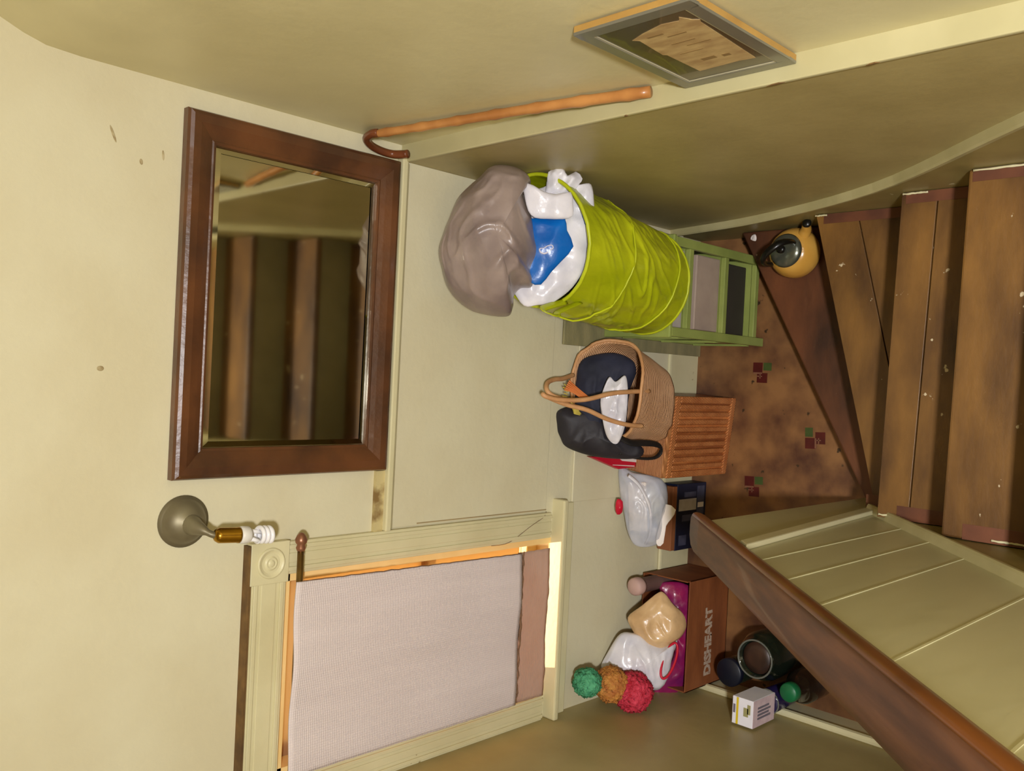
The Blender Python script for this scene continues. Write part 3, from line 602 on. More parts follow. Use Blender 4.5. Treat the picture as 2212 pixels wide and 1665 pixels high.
pic = thing('picture_frame', (.64, .96, ZL), 'grey and gold framed old parchment print leaning on the right ledge', 'framed picture')
y0, y1, z0, z1 = .840, 1.090, ZL + .002, 1.985; xf = XU - .004
def plate(mb, x, ya, yb_, za, zb, th): mb.box((x - th, ya, za), (x, yb_, zb)); return mb
b = MB(); plate(b, xf, y0, y1, z0, z1, .014); b.build('frame_back', M['pic_edge'], pic, bevel=.002)
def ringX(mb, x, i0, i1, th):
    for (ya, yb_, za, zb) in ((y0 + i0, y1 - i0, z0 + i0, z0 + i1), (y0 + i0, y1 - i0, z1 - i1, z1 - i0), (y0 + i0, y0 + i1, z0 + i1, z1 - i1), (y1 - i1, y1 - i0, z0 + i1, z1 - i1)): mb.box((x - th, ya, za), (x, yb_, zb))
    return mb
b = MB(); ringX(b, xf - .012, .0, .026, .006); b.build('frame_face', M['pic_frame'], pic, bevel=.001)
b = MB(); ringX(b, xf - .012, .026, .0295, .0045); b.build('fillet', M['pic_line'], pic)
b = MB(); plate(b, xf - .012, y0 + .0295, y1 - .0295, z0 + .0295, z1 - .0295, .003); b.build('mount', M['pic_dark'], pic)
b = MB(); pp = [(1.011,1.690),(1.013,1.80),(1.019,1.806),(1.012,1.888),(1.022,1.898),(.989,1.912),(.938,1.927),(.903,1.922),(.895,1.935),(.882,1.912),(.872,1.905),(.877,1.895),(.882,1.80),(.888,1.69),(.92,1.695)]
b.prism([(xf - .0152, y, z) for y, z in pp], (-.0008, 0, 0)); pr = b.build('parchment', M['parch'], pic)
b = MB()
for y, z, wy, hz in ((.958, 1.742, .030, .013), (.922, 1.738, .016, .011), (.975, 1.892, .034, .006), (.94, 1.875, .040, .004), (.95, 1.84, .05, .003), (.93, 1.82, .05, .003), (.965, 1.79, .05, .003)):
    b = MB(); b.box((xf - .0165, y - wy / 2, z - hz / 2), (xf - .0160, y + wy / 2, z + hz / 2)); b.build('faded_mark', M['ink'], pr)

# ------------------------------------------------------------ green slatted stand with hamper and bags
cr = thing('slatted_stand', (.33, 1.88, ZF), 'pale green painted slatted stand under the lime laundry hamper', 'stand')
X0, X1, Y0, Y1, Z1 = .160, .500, 1.748, 2.03, .675
for x in (X0, X1 - .032):
    b = MB(); b.box((x, Y0, ZF), (x + .032, Y0 + .02, Z1)); b.build('leg', M['crate'], cr, bevel=.003)
    b = MB(); b.box((x, Y1 - .02, ZF), (x + .032, Y1, Z1)); b.build('leg', M['crate'], cr, bevel=.003)
for z in (.575, .345, .125):
    b = MB(); b.box((X0 + .032, Y0 + .002, z - .012), (X1 - .032, Y0 + .022, z + .012)); b.box((X0 + .01, Y0 + .02, z - .010), (X1 - .01, Y1 - .02, z + .002)); b.build('shelf', M['crate'], cr, bevel=.002)
b = MB(); b.box((X0 - .005, Y0 - .002, Z1), (X1 + .005, Y1, Z1 + .016)); b.build('top_board', M['crate'], cr, bevel=.004)
for z in (.60, .36, .14):
    b = MB(); b.box((X0 - .004, Y0 + .02, z - .006), (X0 + .004, Y1 - .02, z + .006)); b.build('side_rail', M['crate'], cr)
b = MB(); b.box((X1 - .012, Y0 + .02, ZF + .03), (X1 - .006, Y1 - .02, Z1)); b.box((X0 + .02, Y1 - .01, ZF + .03), (X1 - .02, Y1 - .004, Z1)); b.build('back_panel', M['crate_in'], cr)
b = MB(); b.box((X0 + .034, Y0 + .03, .578), (X1 - .036, Y1 - .03, .640)); tag(b.build('paper_pile', M['paperwhite'], bevel=.004), 'greyish white pile of paper on the top shelf of the green stand', 'paper')
b = MB(); b.box((X0 + .036, Y0 + .028, .642), (X0 + .12, Y1 - .05, .666)); tag(b.build('striped_packet', M['bluestripe'], bevel=.003), 'blue striped packet wedged under the top of the green stand', 'packet')
b = MB(); b.box((X0 + .036, Y0 + .03, .348), (X1 - .038, Y1 - .03, .50)); tag(b.build('paper_pile', M['paperstack'], bevel=.004), 'pinkish brown paper pile on the middle shelf of the green stand', 'paper')
b = MB(); b.box((X0 + .036, Y0 + .05, .128), (X1 - .04, Y1 - .03, .27)); tag(b.build('dark_box', M['darkstuff'], bevel=.004), 'dark box on the bottom shelf of the green stand', 'box')
b = MB(); b.box((.115, D - .026, ZF), (XR - .02, D - .017, .905)); tag(b.build('leaning_board', M['board'], bevel=.002), 'flat grey green board against the wall behind the green stand', 'board')

hp = thing('laundry_hamper', (.345, 1.855, Z1 + .016), 'shiny lime green fabric pop-up laundry hamper stuffed with plastic bags', 'laundry hamper')
B0 = Vector((.338, 1.848, Z1 + .017)); T0 = Vector((.402, 1.830, 1.270)); TU = Vector((-.20, -.05, 1)).normalized()
def hpt(t, h, k=1.0):
    c = B0.lerp(T0, h); r = (.172 + .022 * math.sin(min(1, h * 1.3) * PI * .5)) * k
    rip = 1 + .016 * math.sin(t * 9 + h * 6) * math.sin(h * PI) + .030 * noise.noise(Vector((math.cos(t) * 2.2, math.sin(t) * 2.2, h * 4 - t * .5))) * math.sin(h * PI) + .012 * noise.noise(Vector((math.cos(t) * 7, math.sin(t) * 7, h * 7)))
    d = Vector((math.cos(t), math.sin(t), 0)); d.z = -d.dot(Vector((TU.x, TU.y, 0))) / TU.z * h
    if k < 1: rip = 1 + (rip - 1)
    p = c + d * r * rip
    tt = (t if t < PI else t - 2 * PI); u = (tt + (2 * PI if tt < -PI * .9 else 0)) * .172; v = h * .57; a_, b2 = u * .8 + v * .6, v * .8 - u * .6
    rg = max(0, 1 - abs(noise.noise(Vector((a_ * 9 + 3, b2 * 26, 1.7)))) * 5) * max(0, noise.noise(Vector((u * 6, v * 6, 4.2))) + .35)
    p += d * (.010 * rg * math.sin(PI * h) * (1 if k >= 1 else 0))
    return p
b = MB(); NS, NH = 200, 110; vs = []
for j in range(NH + 1):
    h = j / NH
    for i in range(NS):
        t = 2 * PI * i / NS; hel = (t / (2 * PI) + h * 2.0) % 1.0; bulge = 1 + .018 * math.exp(-((min(hel, 1 - hel)) / .045) ** 2) * math.sin(PI * h)
        vs.append(hpt(t, h, bulge))
inner = []
for j in range(NH + 1):
    h = 1 - j / NH
    for i in range(NS): inner.append(hpt(2 * PI * i / NS, max(h, .02), .965))
fs = []; tot = NH + 1
allv = vs + inner
for j in range(2 * tot - 1):
    for i in range(NS): fs.append((j*NS + i, j*NS + (i+1) % NS, (j+1)*NS + (i+1) % NS, (j+1)*NS + i))
fs.append(list(range(NS))[::-1]); fs.append([(2*tot-1)*NS + i for i in range(NS)])
b.add(allv, fs); b.build('fabric_body', M['hamper'], hp, smooth=True)
b = MB(); b.tube([hpt(2 * PI * i / 64, 1.0, .985) for i in range(64)], .006, 10, closed=True); b.build('rim', M['hamperrim'], hp, smooth=True)
b = MB(); b.tube([hpt(2 * PI * i / 64, .012, 1.0) for i in range(64)], .005, 8, closed=True); b.build('base_rim', M['hamperrim'], hp, smooth=True)
b = MB(); b.tube([hpt(-2 * PI * i / 128 * 2, .03 + .94 * i / 128, 1.022) for i in range(129)], .0032, 8); b.build('spiral_wire', M['hamperrim'], hp, smooth=True)
b = MB(); b.tube(smoothpath([hpt(PI * 1.14, .985, 1.0), (.195, 1.735, 1.335), (.180, 1.715, 1.322), (.178, 1.712, 1.300), (.190, 1.722, 1.283), hpt(PI * 1.17, .90, 1.0)], 6), .011, 8, flat=.25); b.build('handle', M['hamper'], hp, smooth=True)
b = MB(); b.tube(smoothpath([hpt(PI * .03, .985, 1.0), (.588, 1.80, 1.22), (.590, 1.80, 1.18), (.585, 1.80, 1.13), hpt(PI * .02, .88, 1.0)], 6), .010, 8, flat=.25); b.build('handle', M['hamper'], hp, smooth=True)

g = thing('bin_bag', OUT['grey_bag'][0], 'bulging mauve grey plastic bag piled on top of the laundry hamper', 'plastic bag')
b = MB(); cushion(b, OUT['grey_bag'][0], OUT['grey_bag'][1], .14, .085, .020, 7, .016, 5.5, 44, 2, crisp=6, fine=.010, finef=20); b.build('stuffed_bag', M['greybag'], g, smooth=True)
cb = thing('carrier_bag', OUT['carrier_bag'][0], 'white and blue printed carrier bag in the mouth of the laundry hamper', 'plastic bag')
b = MB(); cushion(b, Vector(OUT['carrier_bag'][0]) + Vector((-.006, -.014, -.016)), [(x * 1.06, y * 1.08) for x, y in OUT['carrier_bag'][1]], .032, .09, .012, 18, .008, 14, 26, 5, crisp=5, fine=.005, finef=34); b.build('bag_body', M['whitebag'], cb, smooth=True)
NF = RT.cross(UP).normalized()
b = MB(); cushion(b, Vector(OUT['blue_print'][0]) + NF * .018, OUT['blue_print'][1], .012, .03, .006, 18, .004, 14, 10, 8, 2); bp = b.build('blue_panel', M['bluebag'], cb, smooth=True)
b = MB(); C = Vector(OUT['blue_print'][0]) + NF * .036
b.tube(smoothpath([C + RT * x + UP * y for x, y in ((-.008, -.005), (-.012, .005), (-.008, .016), (.002, .018), (.004, .006), (.010, -.004), (.012, -.016), (.004, -.020), (-.002, -.012))], 5), .0035, 6, flat=.4); b.build('printed_mark', M['white_print'], bp, smooth=True)
b = MB(); cushion(b, Vector(OUT['blue_scrap'][0]) + NF * .028, OUT['blue_scrap'][1], .006, .02, .003, 18, .0, 14, 8, 4, 2); b.build('blue_panel', M['bluebag'], cb, smooth=True)
b = MB(); cushion(b, Vector(OUT['white_flap'][0]) + NF * .030, OUT['white_flap'][1], .016, .02, .008, 20, .006, 14, 10, 11, 2); b.build('folded_flap', M['whitebag'], cb, smooth=True)
b = MB(); cushion(b, OUT['crumple_tip'][0], OUT['crumple_tip'][1], .022, .02, .014, 34, .010, 26, 12, 21, 2); b.build('crumpled_end', M['whitebag'], cb, smooth=True)

# ------------------------------------------------------------ wicker hamper, straw bag, rucksack
wk = thing('wicker_hamper', (-.19, 1.95, ZF), 'orange brown lidded wicker hamper on the floor under the straw bag', 'wicker hamper')
ang = -.10
def wbox(mb, x0, x1, ya, yb_, za, zb):
    R = Matrix.Rotation(ang, 3, 'Z'); C = Vector((-.19, 1.94, 0)); n = len(mb.v); mb.box((x0, ya, za), (x1, yb_, zb))
    for i in range(n, len(mb.v)): mb.v[i] = tuple(C + R @ (Vector(mb.v[i]) - C))
    return mb
b = MB(); wbox(b, -.335, -.045, 1.876, 2.025, ZF + .004, .485); b.build('woven_body', M['wicker'], wk, bevel=.006)
b = MB(); wbox(b, -.342, -.038, 1.868, 2.028, .470, .498); b.build('lid', M['wickerlid'], wk, bevel=.006)
for a_ in ((-.343, -.037, 1.866, 1.878, .440, .470), (-.343, -.037, 1.866, 1.878, ZF, ZF + .03), (-.343, -.318, 1.866, 1.878, ZF + .03, .44), (-.062, -.037, 1.866, 1.878, ZF + .03, .44)):
    b = MB(); wbox(b, *a_); b.build('border', M['wickerrim'], wk, bevel=.004)
for x in [-.318 + .256 * (k + .5) / 9 for k in range(9)]:
    b = MB(); wbox(b, x - .009, x + .009, 1.868, 1.878, ZF + .032, .438); b.build('cane_rib', M['wickerrim'], wk, bevel=.004)

tb = thing('straw_bag', (-.06, 1.93, .50), 'round woven straw shopping bag standing on the wicker hamper', 'bag')
def tote(t, h):
    cx = -.078 + .045 * h; rx = .135 + .035 * h; ry = .075 + .035 * h
    if h > .01: cx += .03 * max(0, math.sin(t)) * h
    top = .735 + .105 * (0.5 + .5 * math.sin(t)) - .02 * math.cos(t * 2) - .03 * math.cos(t) * (1 if math.cos(t) > 0 else .2)
    z = .502 + (top - .502) * h; y = 1.915 + ry * math.sin(t)
    sq = abs(math.cos(t)) ** .8 * (1 if math.cos(t) > 0 else -1)
    n_ = .006 * noise.noise(Vector((math.cos(t) * 3, math.sin(t) * 3, h * 3)))
    return Vector((cx + rx * sq + n_, min(y, 2.035) + n_, z))
b = MB(); NS, NH = 72, 20; vs = []
for j in range(NH + 1):
    for i in range(NS): vs.append(tote(2 * PI * i / NS, j / NH))
for j in range(NH, -1, -1):
    for i in range(NS):
        p = tote(2 * PI * i / NS, j / NH); c = Vector((-.05, 1.915, p.z)); vs.append(c + (p - c) * .95 + Vector((0, 0, .004 if j == 0 else 0)))
tot = 2 * (NH + 1); fs = [(j*NS + i, j*NS + (i+1) % NS, (j+1)*NS + (i+1) % NS, (j+1)*NS + i) for j in range(tot - 1) for i in range(NS)] + [list(range(NS))[::-1], [(tot-1)*NS + i for i in range(NS)]]
b.add(vs, fs); b.build('woven_body', M['straw'], tb, smooth=True)
b = MB(); b.tube([tote(2 * PI * i / 60, 1.0) for i in range(60)], .006, 8, closed=True); b.build('rim_braid', M['strawhandle'], tb, smooth=True)
b = MB(); b.tube(smoothpath([(-.030, 1.812, .70), (-.034, 1.818, .785), (-.043, 1.832, .88), (-.066, 1.86, .98), (-.070, 1.90, 1.055), (-.062, 1.92, 1.098), (-.055, 1.93, 1.105), (-.064, 1.93, 1.08), (-.085, 1.905, 1.02), (-.100, 1.870, .955), (-.128, 1.845, .88), (-.145, 1.825, .80), (-.150, 1.818, .72)], 6), .0078, 10); b.build('handle', M['strawhandle'], tb, smooth=True)
b = MB(); b.tube(smoothpath([(.012, 2.020, .86), (-.002, 2.01, .92), (-.006, 2.00, .975), (-.018, 1.99, 1.02), (-.040, 1.97, 1.045), (-.058, 1.955, 1.035), (-.068, 1.945, 1.00), (-.075, 1.96, .94)], 6), .0078, 10); b.build('handle', M['strawhandle'], tb, smooth=True)
b = MB(); 
for k in range(6): b.tube(smoothpath([(-.038 + .006 * k, 1.965 - .004 * k, .965), (-.045 + .002 * k, 1.94, .95 - .006 * k), (-.062, 1.92 - .004 * k, .93 - .004 * k)], 4), .0028, 6)
b.build('yarn_tassel', M['yarn'], tb, smooth=True)
b = MB()
for k in range(7): b.tube(smoothpath([(-.075 - .006 * k, 1.92, .985 - .004 * k), (-.09 - .004 * k, 1.905, .975), (-.10 - .003 * k, 1.90, .955 + .006 * math.sin(k))], 4), .0022, 6)
b.build('yarn_tie', M['yarny'], tb, smooth=True); b = MB()
for k in range(5): b.tube(smoothpath([(-.02 - .01 * k, 1.975, .955 + .006 * math.sin(k * 2)), (-.03 - .008 * k, 1.965, .945)], 4), .0022, 6)
b.build('yarn_tie', M['yarny'], tb, smooth=True)
b = MB(); cushion(b, Vector(OUT['navy_cloth'][0]) + Vector((.005, .02, -.02)), OUT['navy_cloth'][1], .05, .06, .012, 12, .008, 10, 26, 31, 5, fine=.008, finef=18); tag(b.build('folded_cloth', M['navycloth'], smooth=True), 'dark navy cloth filling the straw bag', 'cloth')
b = MB(); cushion(b, OUT['white_liner'][0], OUT['white_liner'][1], .018, .02, .010, 26, .006, 20, 22, 41, 5, fine=.006, finef=38); tag(b.build('plastic_bag', M['whitebag'], smooth=True), 'small crumpled white plastic bag tucked in the front of the straw bag', 'plastic bag')
rk = thing('rucksack', (-.2, 1.96, .50), 'black rucksack slumped behind the straw bag with its strap hanging', 'bag')
b = MB(); cushion(b, Vector(OUT['rucksack'][0]) + Vector((-.004, .012, -.012)), OUT['rucksack'][1], .05, .05, .012, 10, .008, 9, 26, 51, 5, fine=.006, finef=16); b.build('pouch', M['blackcloth'], rk, smooth=True)
b = MB(); b.tube(smoothpath([(-.185, 1.862, .80), (-.208, 1.84, .755), (-.210, 1.835, .69), (-.214, 1.838, .624), (-.226, 1.84, .575), (-.250, 1.848, .565), (-.268, 1.86, .59), (-.266, 1.875, .67), (-.248, 1.885, .76)], 6), .013, 10, flat=.4); b.build('strap', M['strap'], rk, smooth=True)
b = MB(); b.tube([(-.252, 1.915, .70), (-.262, 1.902, .672)], .0022, 6); b.build('zip_pull', M['yarny'], rk)
rp = thing('red_packet', (-.30, 1.99, .50), 'small crimson and white packet standing beside the rucksack', 'packet')
b = MB(); b.prism([(-.272, 2.0, .50), (-.318, 2.0, .50), (-.322, 2.0, .60), (-.272, 2.0, .765)], (0, .022, 0)); b.build('packet_body', M['red'], rp, bevel=.002)
b = MB(); b.prism([(-.268, 1.9985, .50), (-.300, 1.9985, .50), (-.292, 1.9985, .585), (-.270, 1.9985, .63)], (0, .001, 0)); b.prism([(-.312, 1.9985, .51), (-.316, 1.9985, .51), (-.306, 1.9985, .64), (-.304, 1.9985, .64)], (0, .001, 0)); b.build('white_panel', M['cardwhite'], rp)

# ------------------------------------------------------------ navy box and clear bag
nb = thing('navy_box', (-.52, 2.0, ZF), 'dark navy printed cardboard box on the floor left of the wicker hamper', 'box')
b = MB(); b.box((-.652, 1.968, ZF), (-.392, 2.035, .262)); b.build('box_body', M['navybox'], nb, bevel=.002)
b = MB(); b.box((-.650, 1.970, .262), (-.400, 2.033, .290)); b.build('top_flap', M['kraft'], nb, bevel=.002)
def fp(mb, x0, x1, za, zb, o=.0015): return mb.box((x0, 1.968 - o, za), (x1, 1.968, zb))
b = MB(); fp(b, -.498, -.452, .130, .250); b.build('address_label', M['labelwhite'], nb)
b = MB(); fp(b, -.520, -.404, .075, .124); fp(b, -.445, -.425, .135, .215); fp(b, -.54, -.515, .10, .225, .001); fp(b, -.634, -.594, .19, .24); b.build('faded_print', M['navyprint'], nb)
b = MB(); fp(b, -.49, -.47, .078, .12, .002); b.build('small_sticker', M['cardwhite'], nb); b = MB(); fp(b, -.625, -.600, .085, .125, .002); b.build('small_sticker', M['cardwhite'], nb)
cl = thing('clear_bag', OUT['clear_bag'][0], 'cloudy clear plastic bag holding a pale blue tub on the navy box', 'plastic bag')
b = MB(); cushion(b, Vector(OUT['clear_bag'][0]) + Vector((0, -.01, 0)), OUT['clear_bag'][1], .05, .035, .012, 16, .008, 14, 26, 61, 5, fine=.007, finef=26); b.build('polythene', M['clear'], cl, smooth=True)
b = MB(); b.tube(smoothpath([(-.34, 1.955, .60), (-.38, 1.93, .56), (-.46, 1.91, .52), (-.55, 1.925, .49), (-.60, 1.95, .48)], 6), .008, 8, flat=.5); b.build('rolled_edge', M['whitebag'], cl, smooth=True)
tu = thing('food_tub', (-.46, 1.97, .30), 'pale blue plastic tub seen inside the cloudy clear bag', 'tub')
b = MB(); b.box((-.545, 1.935, .36), (-.375, 2.005, .51), .1); b.build('tub_body', M['tubblue'], tu, bevel=.02, smooth=True)
b = MB(); b.box((-.55, 1.93, .51), (-.37, 2.01, .52), .1); b.build('tub_lid', M['cardwhite'], tu, bevel=.003)
b = MB(); cushion(b, Vector(OUT['paper'][0]) + Vector((0, -.01, 0)), OUT['paper'][1], .002, .002, .002, 12, 0, 8, 5, 3, 2); tag(b.build('paper_sheet', M['cardwhite']), 'creased white paper sheet hanging over the front of the navy box', 'paper')
b = MB(); cushion(b, (-.460, 1.995, .592), [(-.02, -.01), (.02, -.012), (.03, .008), (0, .016), (-.028, .01)], .012, .01, .005, 40, .003, 20, 8, 71, 2); tag(b.build('red_wrapper', M['red'], smooth=True), 'small red wrapper poking out above the cloudy clear bag', 'wrapper')

# ------------------------------------------------------------ printed carton and what is in it
bx = thing('cardboard_box', (-.95, 1.93, ZF), 'open brown cardboard box with pale printed lettering in the left corner', 'cardboard box')
BX0, BX1, BY0, BY1, BZ = -1.158, -.735, 1.842, 2.030, .335
for nm, a_, c_ in (('front_panel', (BX0, BY0, ZF), (BX1, BY0 + .005, BZ)), ('back_panel', (BX0, BY1 - .005, ZF), (BX1, BY1, BZ + .04)), ('side_panel', (BX0, BY0, ZF), (BX0 + .005, BY1, BZ)), ('side_panel', (BX1 - .005, BY0, ZF), (BX1, BY1, BZ + .02)), ('bottom_panel', (BX0, BY0, ZF), (BX1, BY1, ZF + .005))):
    b = MB(); b.box(a_, c_); b.build(nm, M['carton'], bx, bevel=.001)
b = MB(); text_mb(b, 'DISHEART', .062, (-1.118, BY0, .168), (1, 0, 0.03), (-.02, 0, 1), bold=.0034, squash=.93); b.build('printed_lettering', M['cartonprint'], bx)
rl = thing('paper_roll', (-.752, 1.985, .07), 'pink ended roll standing in the right corner of the cardboard box', 'roll')
b = MB(); b.lathe([(.028, 0), (.028, .40)], (-.765, 1.985, .07), (0, 0, 1), 28); b.build('roll_body', M['brownroll'], rl, smooth=False)
b = MB(); b.lathe([(.0, 0), (.032, 0), (.034, .012), (.033, .034), (.026, .042), (0, .045)], (-.765, 1.985, .455), (0, 0, 1), 28); b.build('roll_end', M['pinkroll'], rl, smooth=True)
mg = thing('magenta_bag', OUT['magenta_bag'][0], 'magenta plastic bag with a red oval handle filling the cardboard box', 'plastic bag')
b = MB(); cushion(b, Vector(OUT['magenta_bag'][0]) + Vector((-.01, .018, -.03)), OUT['magenta_bag'][1], .03, .06, .010, 14, .008, 12, 24, 81, 4, fine=.007, finef=26); b.build('bag_body', M['magenta'], mg, smooth=True)
b = MB(); C = Vector((-1.01, 1.838, .455)); A1 = Vector((.82, .0, -.50)).normalized(); A2 = A1.cross(NF).normalized()
b.tube([C + A1 * .068 * math.cos(t * PI / 16) + A2 * .022 * math.sin(t * PI / 16) for t in range(32)], .0045, 8, closed=True); b.build('oval_handle', M['red'], mg, smooth=True)
b = MB(); cushion(b, (-.965, 1.875, .40), [(-.03, -.015), (.035, -.03), (.05, .005), (0, .02)], .02, .02, .006, 20, .004, 20, 8, 5, 2); b.build('white_graphic', M['whitebag'], mg, smooth=True)
ws = thing('white_sack', OUT['white_sack'][0], 'full white plastic bag at the left end of the cardboard box', 'plastic bag')
b = MB(); cushion(b, Vector(OUT['white_sack'][0]), OUT['white_sack'][1], .05, .06, .012, 13, .008, 11, 26, 91, 5, fine=.006, finef=26); b.build('bag_body', M['whitebag'], ws, smooth=True)
b = MB(); cushion(b, Vector(OUT['bundle'][0]) + NF * .045, OUT['bundle'][1], .045, .06, .006, 14, .010, 9, 26, 101, 4, sharp=1.3, fine=.007, finef=24); tag(b.build('wrapped_bundle', M['creambag'], smooth=True), 'squarish cream bundle wrapped in shiny plastic on top of the box', 'bundle')
def pouf(name, c, r, mt, label, seed):
    b = MB(); vs = []; n, mm = 48, 72
    for j in range(n + 1):
        ph = PI * j / n
        for i in range(mm):
            th = 2 * PI * i / mm; d = Vector((math.sin(ph) * math.cos(th), math.sin(ph) * math.sin(th), math.cos(ph)))
            rr = r * (1 + .10 * noise.noise(d * 2.2 + Vector((seed, 0, 0))) + .10 * abs(noise.noise(d * 8 + Vector((0, seed, 0)))) + .16 * noise.noise(d * 34))
            vs.append(Vector(c) + d * rr)
    fs = [(j*mm + i, (j+1)*mm + i, (j+1)*mm + (i+1) % mm, j*mm + (i+1) % mm) for j in range(n) for i in range(mm)]
    b.add(vs, fs); o = b.build(name, mt, smooth=True); return tag(o, label, 'bath pouf', 'netting poufs in the left corner')
pouf('net_pouf', (-1.106, 1.885, .602), .068, M['netred'], 'red pink netting pouf, lowest of the three by the left corner', 3)
pouf('net_pouf', (-1.080, 1.935, .665), .060, M['netorange'], 'orange netting pouf between the red and the green one', 9)
pouf('net_pouf', (-1.060, 1.965, .765), .048, M['netgreen'], 'green netting pouf, topmost of the three by the window', 14)

# ------------------------------------------------------------ jars and carton by the left wall
def lathe_part(name, prof, base, mt, par, seg=36, smooth=True): b = MB(); b.lathe(prof, base, (0, 0, 1), seg); return b.build(name, mt, par, smooth=smooth)
j = thing('glass_jar', (-.985, 1.60, ZF), 'big dark glass jar with brown contents on the floor behind the handrail', 'jar')
lathe_part('jar_body', [(.0, 0), (.078, 0), (.088, .01), (.090, .16), (.080, .185), (.070, .20), (.070, .215), (.062, .215), (.062, .19), (.0, .19)], (-.975, 1.595, ZF), M['darkglass'], j)
lathe_part('contents', [(.0, 0), (.060, 0), (.056, .008), (.03, .014), (0, .012)], (-.975, 1.595, ZF + .191), M['jarfill'], j)
b = MB(); b.tube([(-.975 + .067 * math.cos(k * PI / 18), 1.595 + .067 * math.sin(k * PI / 18), ZF + .216) for k in range(36)], .0035, 6, closed=True); b.build('jar_rim', M['rimglass'], j, smooth=True)
j = thing('lidded_jar', (-1.075, 1.68, ZF), 'dark jar with a navy lid next to the big glass jar', 'jar')
lathe_part('jar_body', [(.0, 0), (.045, 0), (.050, .01), (.050, .16), (.044, .17)], (-1.06, 1.71, ZF), M['darkglass'], j)
lathe_part('jar_lid', [(.0, 0), (.050, 0), (.052, .004), (.052, .022), (.048, .026), (0, .027)], (-1.06, 1.71, ZF + .17), M['navylid'], j)
j = thing('brown_bottle', (-1.03, 1.44, ZF), 'squat brown bottle with a green cap by the left wall', 'bottle')
lathe_part('bottle_body', [(.0, 0), (.055, 0), (.060, .01), (.060, .13), (.045, .165), (.028, .185), (.028, .20), (0, .20)], (-1.055, 1.455, ZF), M['brownglass'], j)
lathe_part('bottle_cap', [(.0, 0), (.032, 0), (.034, .004), (.033, .030), (.029, .036), (0, .037)], (-1.055, 1.455, ZF + .195), M['greencap'], j)
j = thing('violet_jar', (-1.12, 1.55, ZF), 'violet glass jar under the small white carton by the left wall', 'jar')
lathe_part('jar_body', [(.0, 0), (.038, 0), (.042, .008), (.044, .20), (.040, .205), (0, .205)], (-1.118, 1.545, ZF), M['purpleglass'], j)
b = MB(); b.tube([(-1.118 + .044 * math.cos(k * PI / 18), 1.545 + .044 * math.sin(k * PI / 18), ZF + .203) for k in range(36)], .0025, 6, closed=True); b.build('jar_rim', M['rimglass'], j, smooth=True)
mc = thing('medicine_carton', (-1.13, 1.55, .27), 'small white carton with a yellow stripe on top of the violet jar', 'carton')
cz0, cz1 = ZF + .206, .415; ex0, ex1, ey0, ey1 = -1.170, -1.075, 1.515, 1.595
b = MB(); b.box((ex0, ey0, cz0), (ex1, ey1, cz1)); b.build('carton_body', M['medwhite'], mc, bevel=.002)
b = MB(); b.box((ex0 + .001, ey0 - .001, cz0 + .001), (ex1 - .001, ey0, cz1 - .001)); b.build('carton_side', M['medpink'], mc)
b = MB(); b.box((ex0 + .001, ey1 - .024, cz1), (ex1 - .001, ey1 - .016, cz1 + .001)); b.build('yellow_stripe', M['yellow'], mc)
b = MB(); b.box((ex0 + .035, ey0 + .018, cz1), (ex0 + .065, ey0 + .036, cz1 + .001)); b.box((ex0 + .045, ey0 + .010, cz1), (ex0 + .078, ey0 + .022, cz1 + .001)); b.build('olive_picture', M['olive'], mc)
b = MB(); b.box((ex0 + .038, ey1 - .012, cz1), (ex0 + .068, ey1 - .004, cz1 + .001)); b.build('grey_print', M['greyprint'], mc); b = MB()
for k in range(4): b.box((ex0 + .025 + .012 * k, ey0 - .002, cz0 + .03 + .012 * (k % 2)), (ex0 + .032 + .012 * k, ey0 - .001, cz1 - .03))
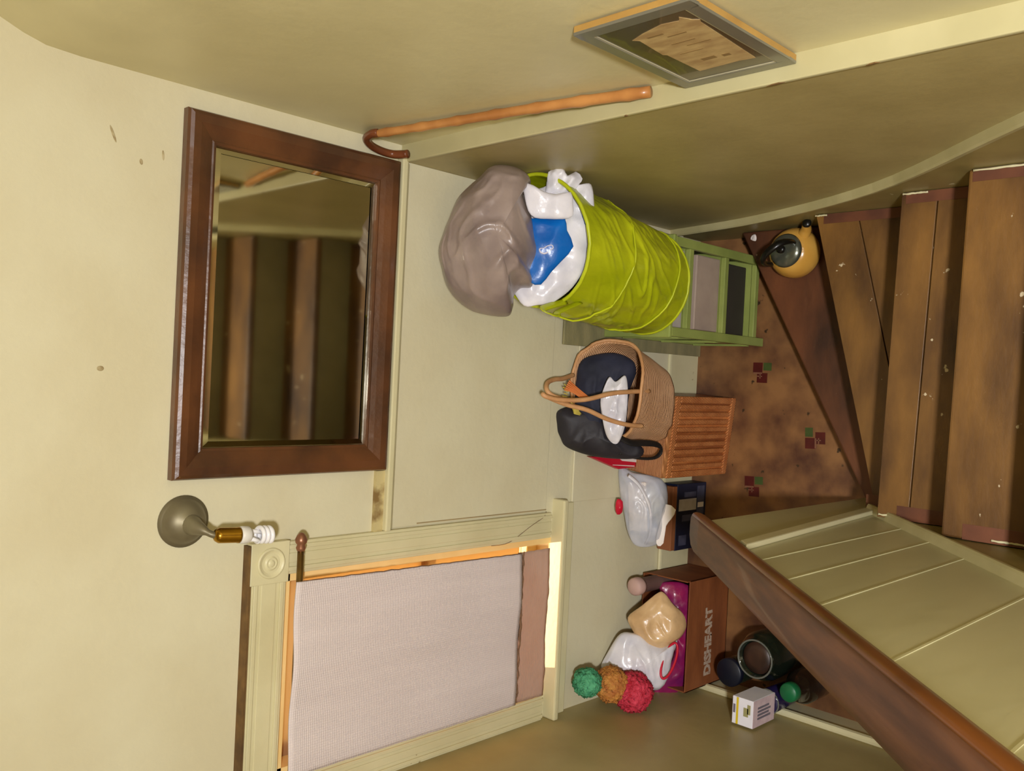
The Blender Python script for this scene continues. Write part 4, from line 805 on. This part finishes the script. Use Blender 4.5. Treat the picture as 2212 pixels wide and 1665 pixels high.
b.build('grey_print', M['greyprint'], mc)

# ------------------------------------------------------------ kettle on the lowest tread
kt = thing('kettle', (.490, 1.545, .19), 'mustard yellow enamel kettle with black handle and grey lid on the lowest tread', 'kettle')
K = Vector((.488, 1.548, .1905))
lathe_part('kettle_body', [(.0, 0), (.070, 0), (.084, .008), (.090, .030), (.088, .058), (.074, .086), (.055, .102), (.0, .104)], K, M['enamel'], kt, 48)
lathe_part('lid', [(.057, 0), (.060, .004), (.054, .012), (.034, .020), (.014, .023), (0, .0235)], K + Vector((0, 0, .101)), M['kettlelid'], kt, 44)
lathe_part('lid_knob', [(.007, 0), (.007, .008), (.014, .012), (.015, .020), (.008, .025), (0, .026)], K + Vector((0, 0, .123)), M['blackplastic'], kt, 24)
b = MB(); b.tube(smoothpath([K + Vector(p) for p in ((.055, -.045, .070), (.072, -.062, .085), (.082, -.072, .105), (.086, -.080, .118))], 5), [.022 - .0007 * k for k in range(16)], 16); b.build('spout', M['enamel'], kt, smooth=True)
b = MB(); b.lathe([(.0, 0), (.014, 0), (.016, .006), (.012, .012), (0, .014)], K + Vector((.086, -.080, .116)), (.2, -.3, 1), 20); b.build('spout_cap', M['blackplastic'], kt, smooth=True)
b = MB(); hd = Vector((.60, -.80, 0)).normalized(); P = smoothpath([K + hd * x + Vector((0, 0, z)) for x, z in ((-.066, .092), (-.070, .130), (-.058, .168), (-.028, .190), (.012, .190), (.040, .168), (.050, .130), (.048, .104))], 6)
P = [p + Vector((-.004, .006, 0)) for p in P]
b.tube(P, [.0095 + .004 * math.sin(PI * k / (len(P) - 1)) for k in range(len(P))], 12, flat=.7); b.build('handle', M['blackplastic'], kt, smooth=True)
b = MB(); cushion(b, (.560, 1.735, .196), [(-.012, -.008), (.0, -.012), (.014, -.006), (.010, .008), (-.004, .012)], .004, .004, .004, 60, .002, 30, 6, 4, 2, A=(1, 0, 0), B=(0, 1, 0)); tag(b.build('paper_scrap', M['cardwhite']), 'tiny torn white paper scrap on the lowest tread behind the kettle', 'paper')
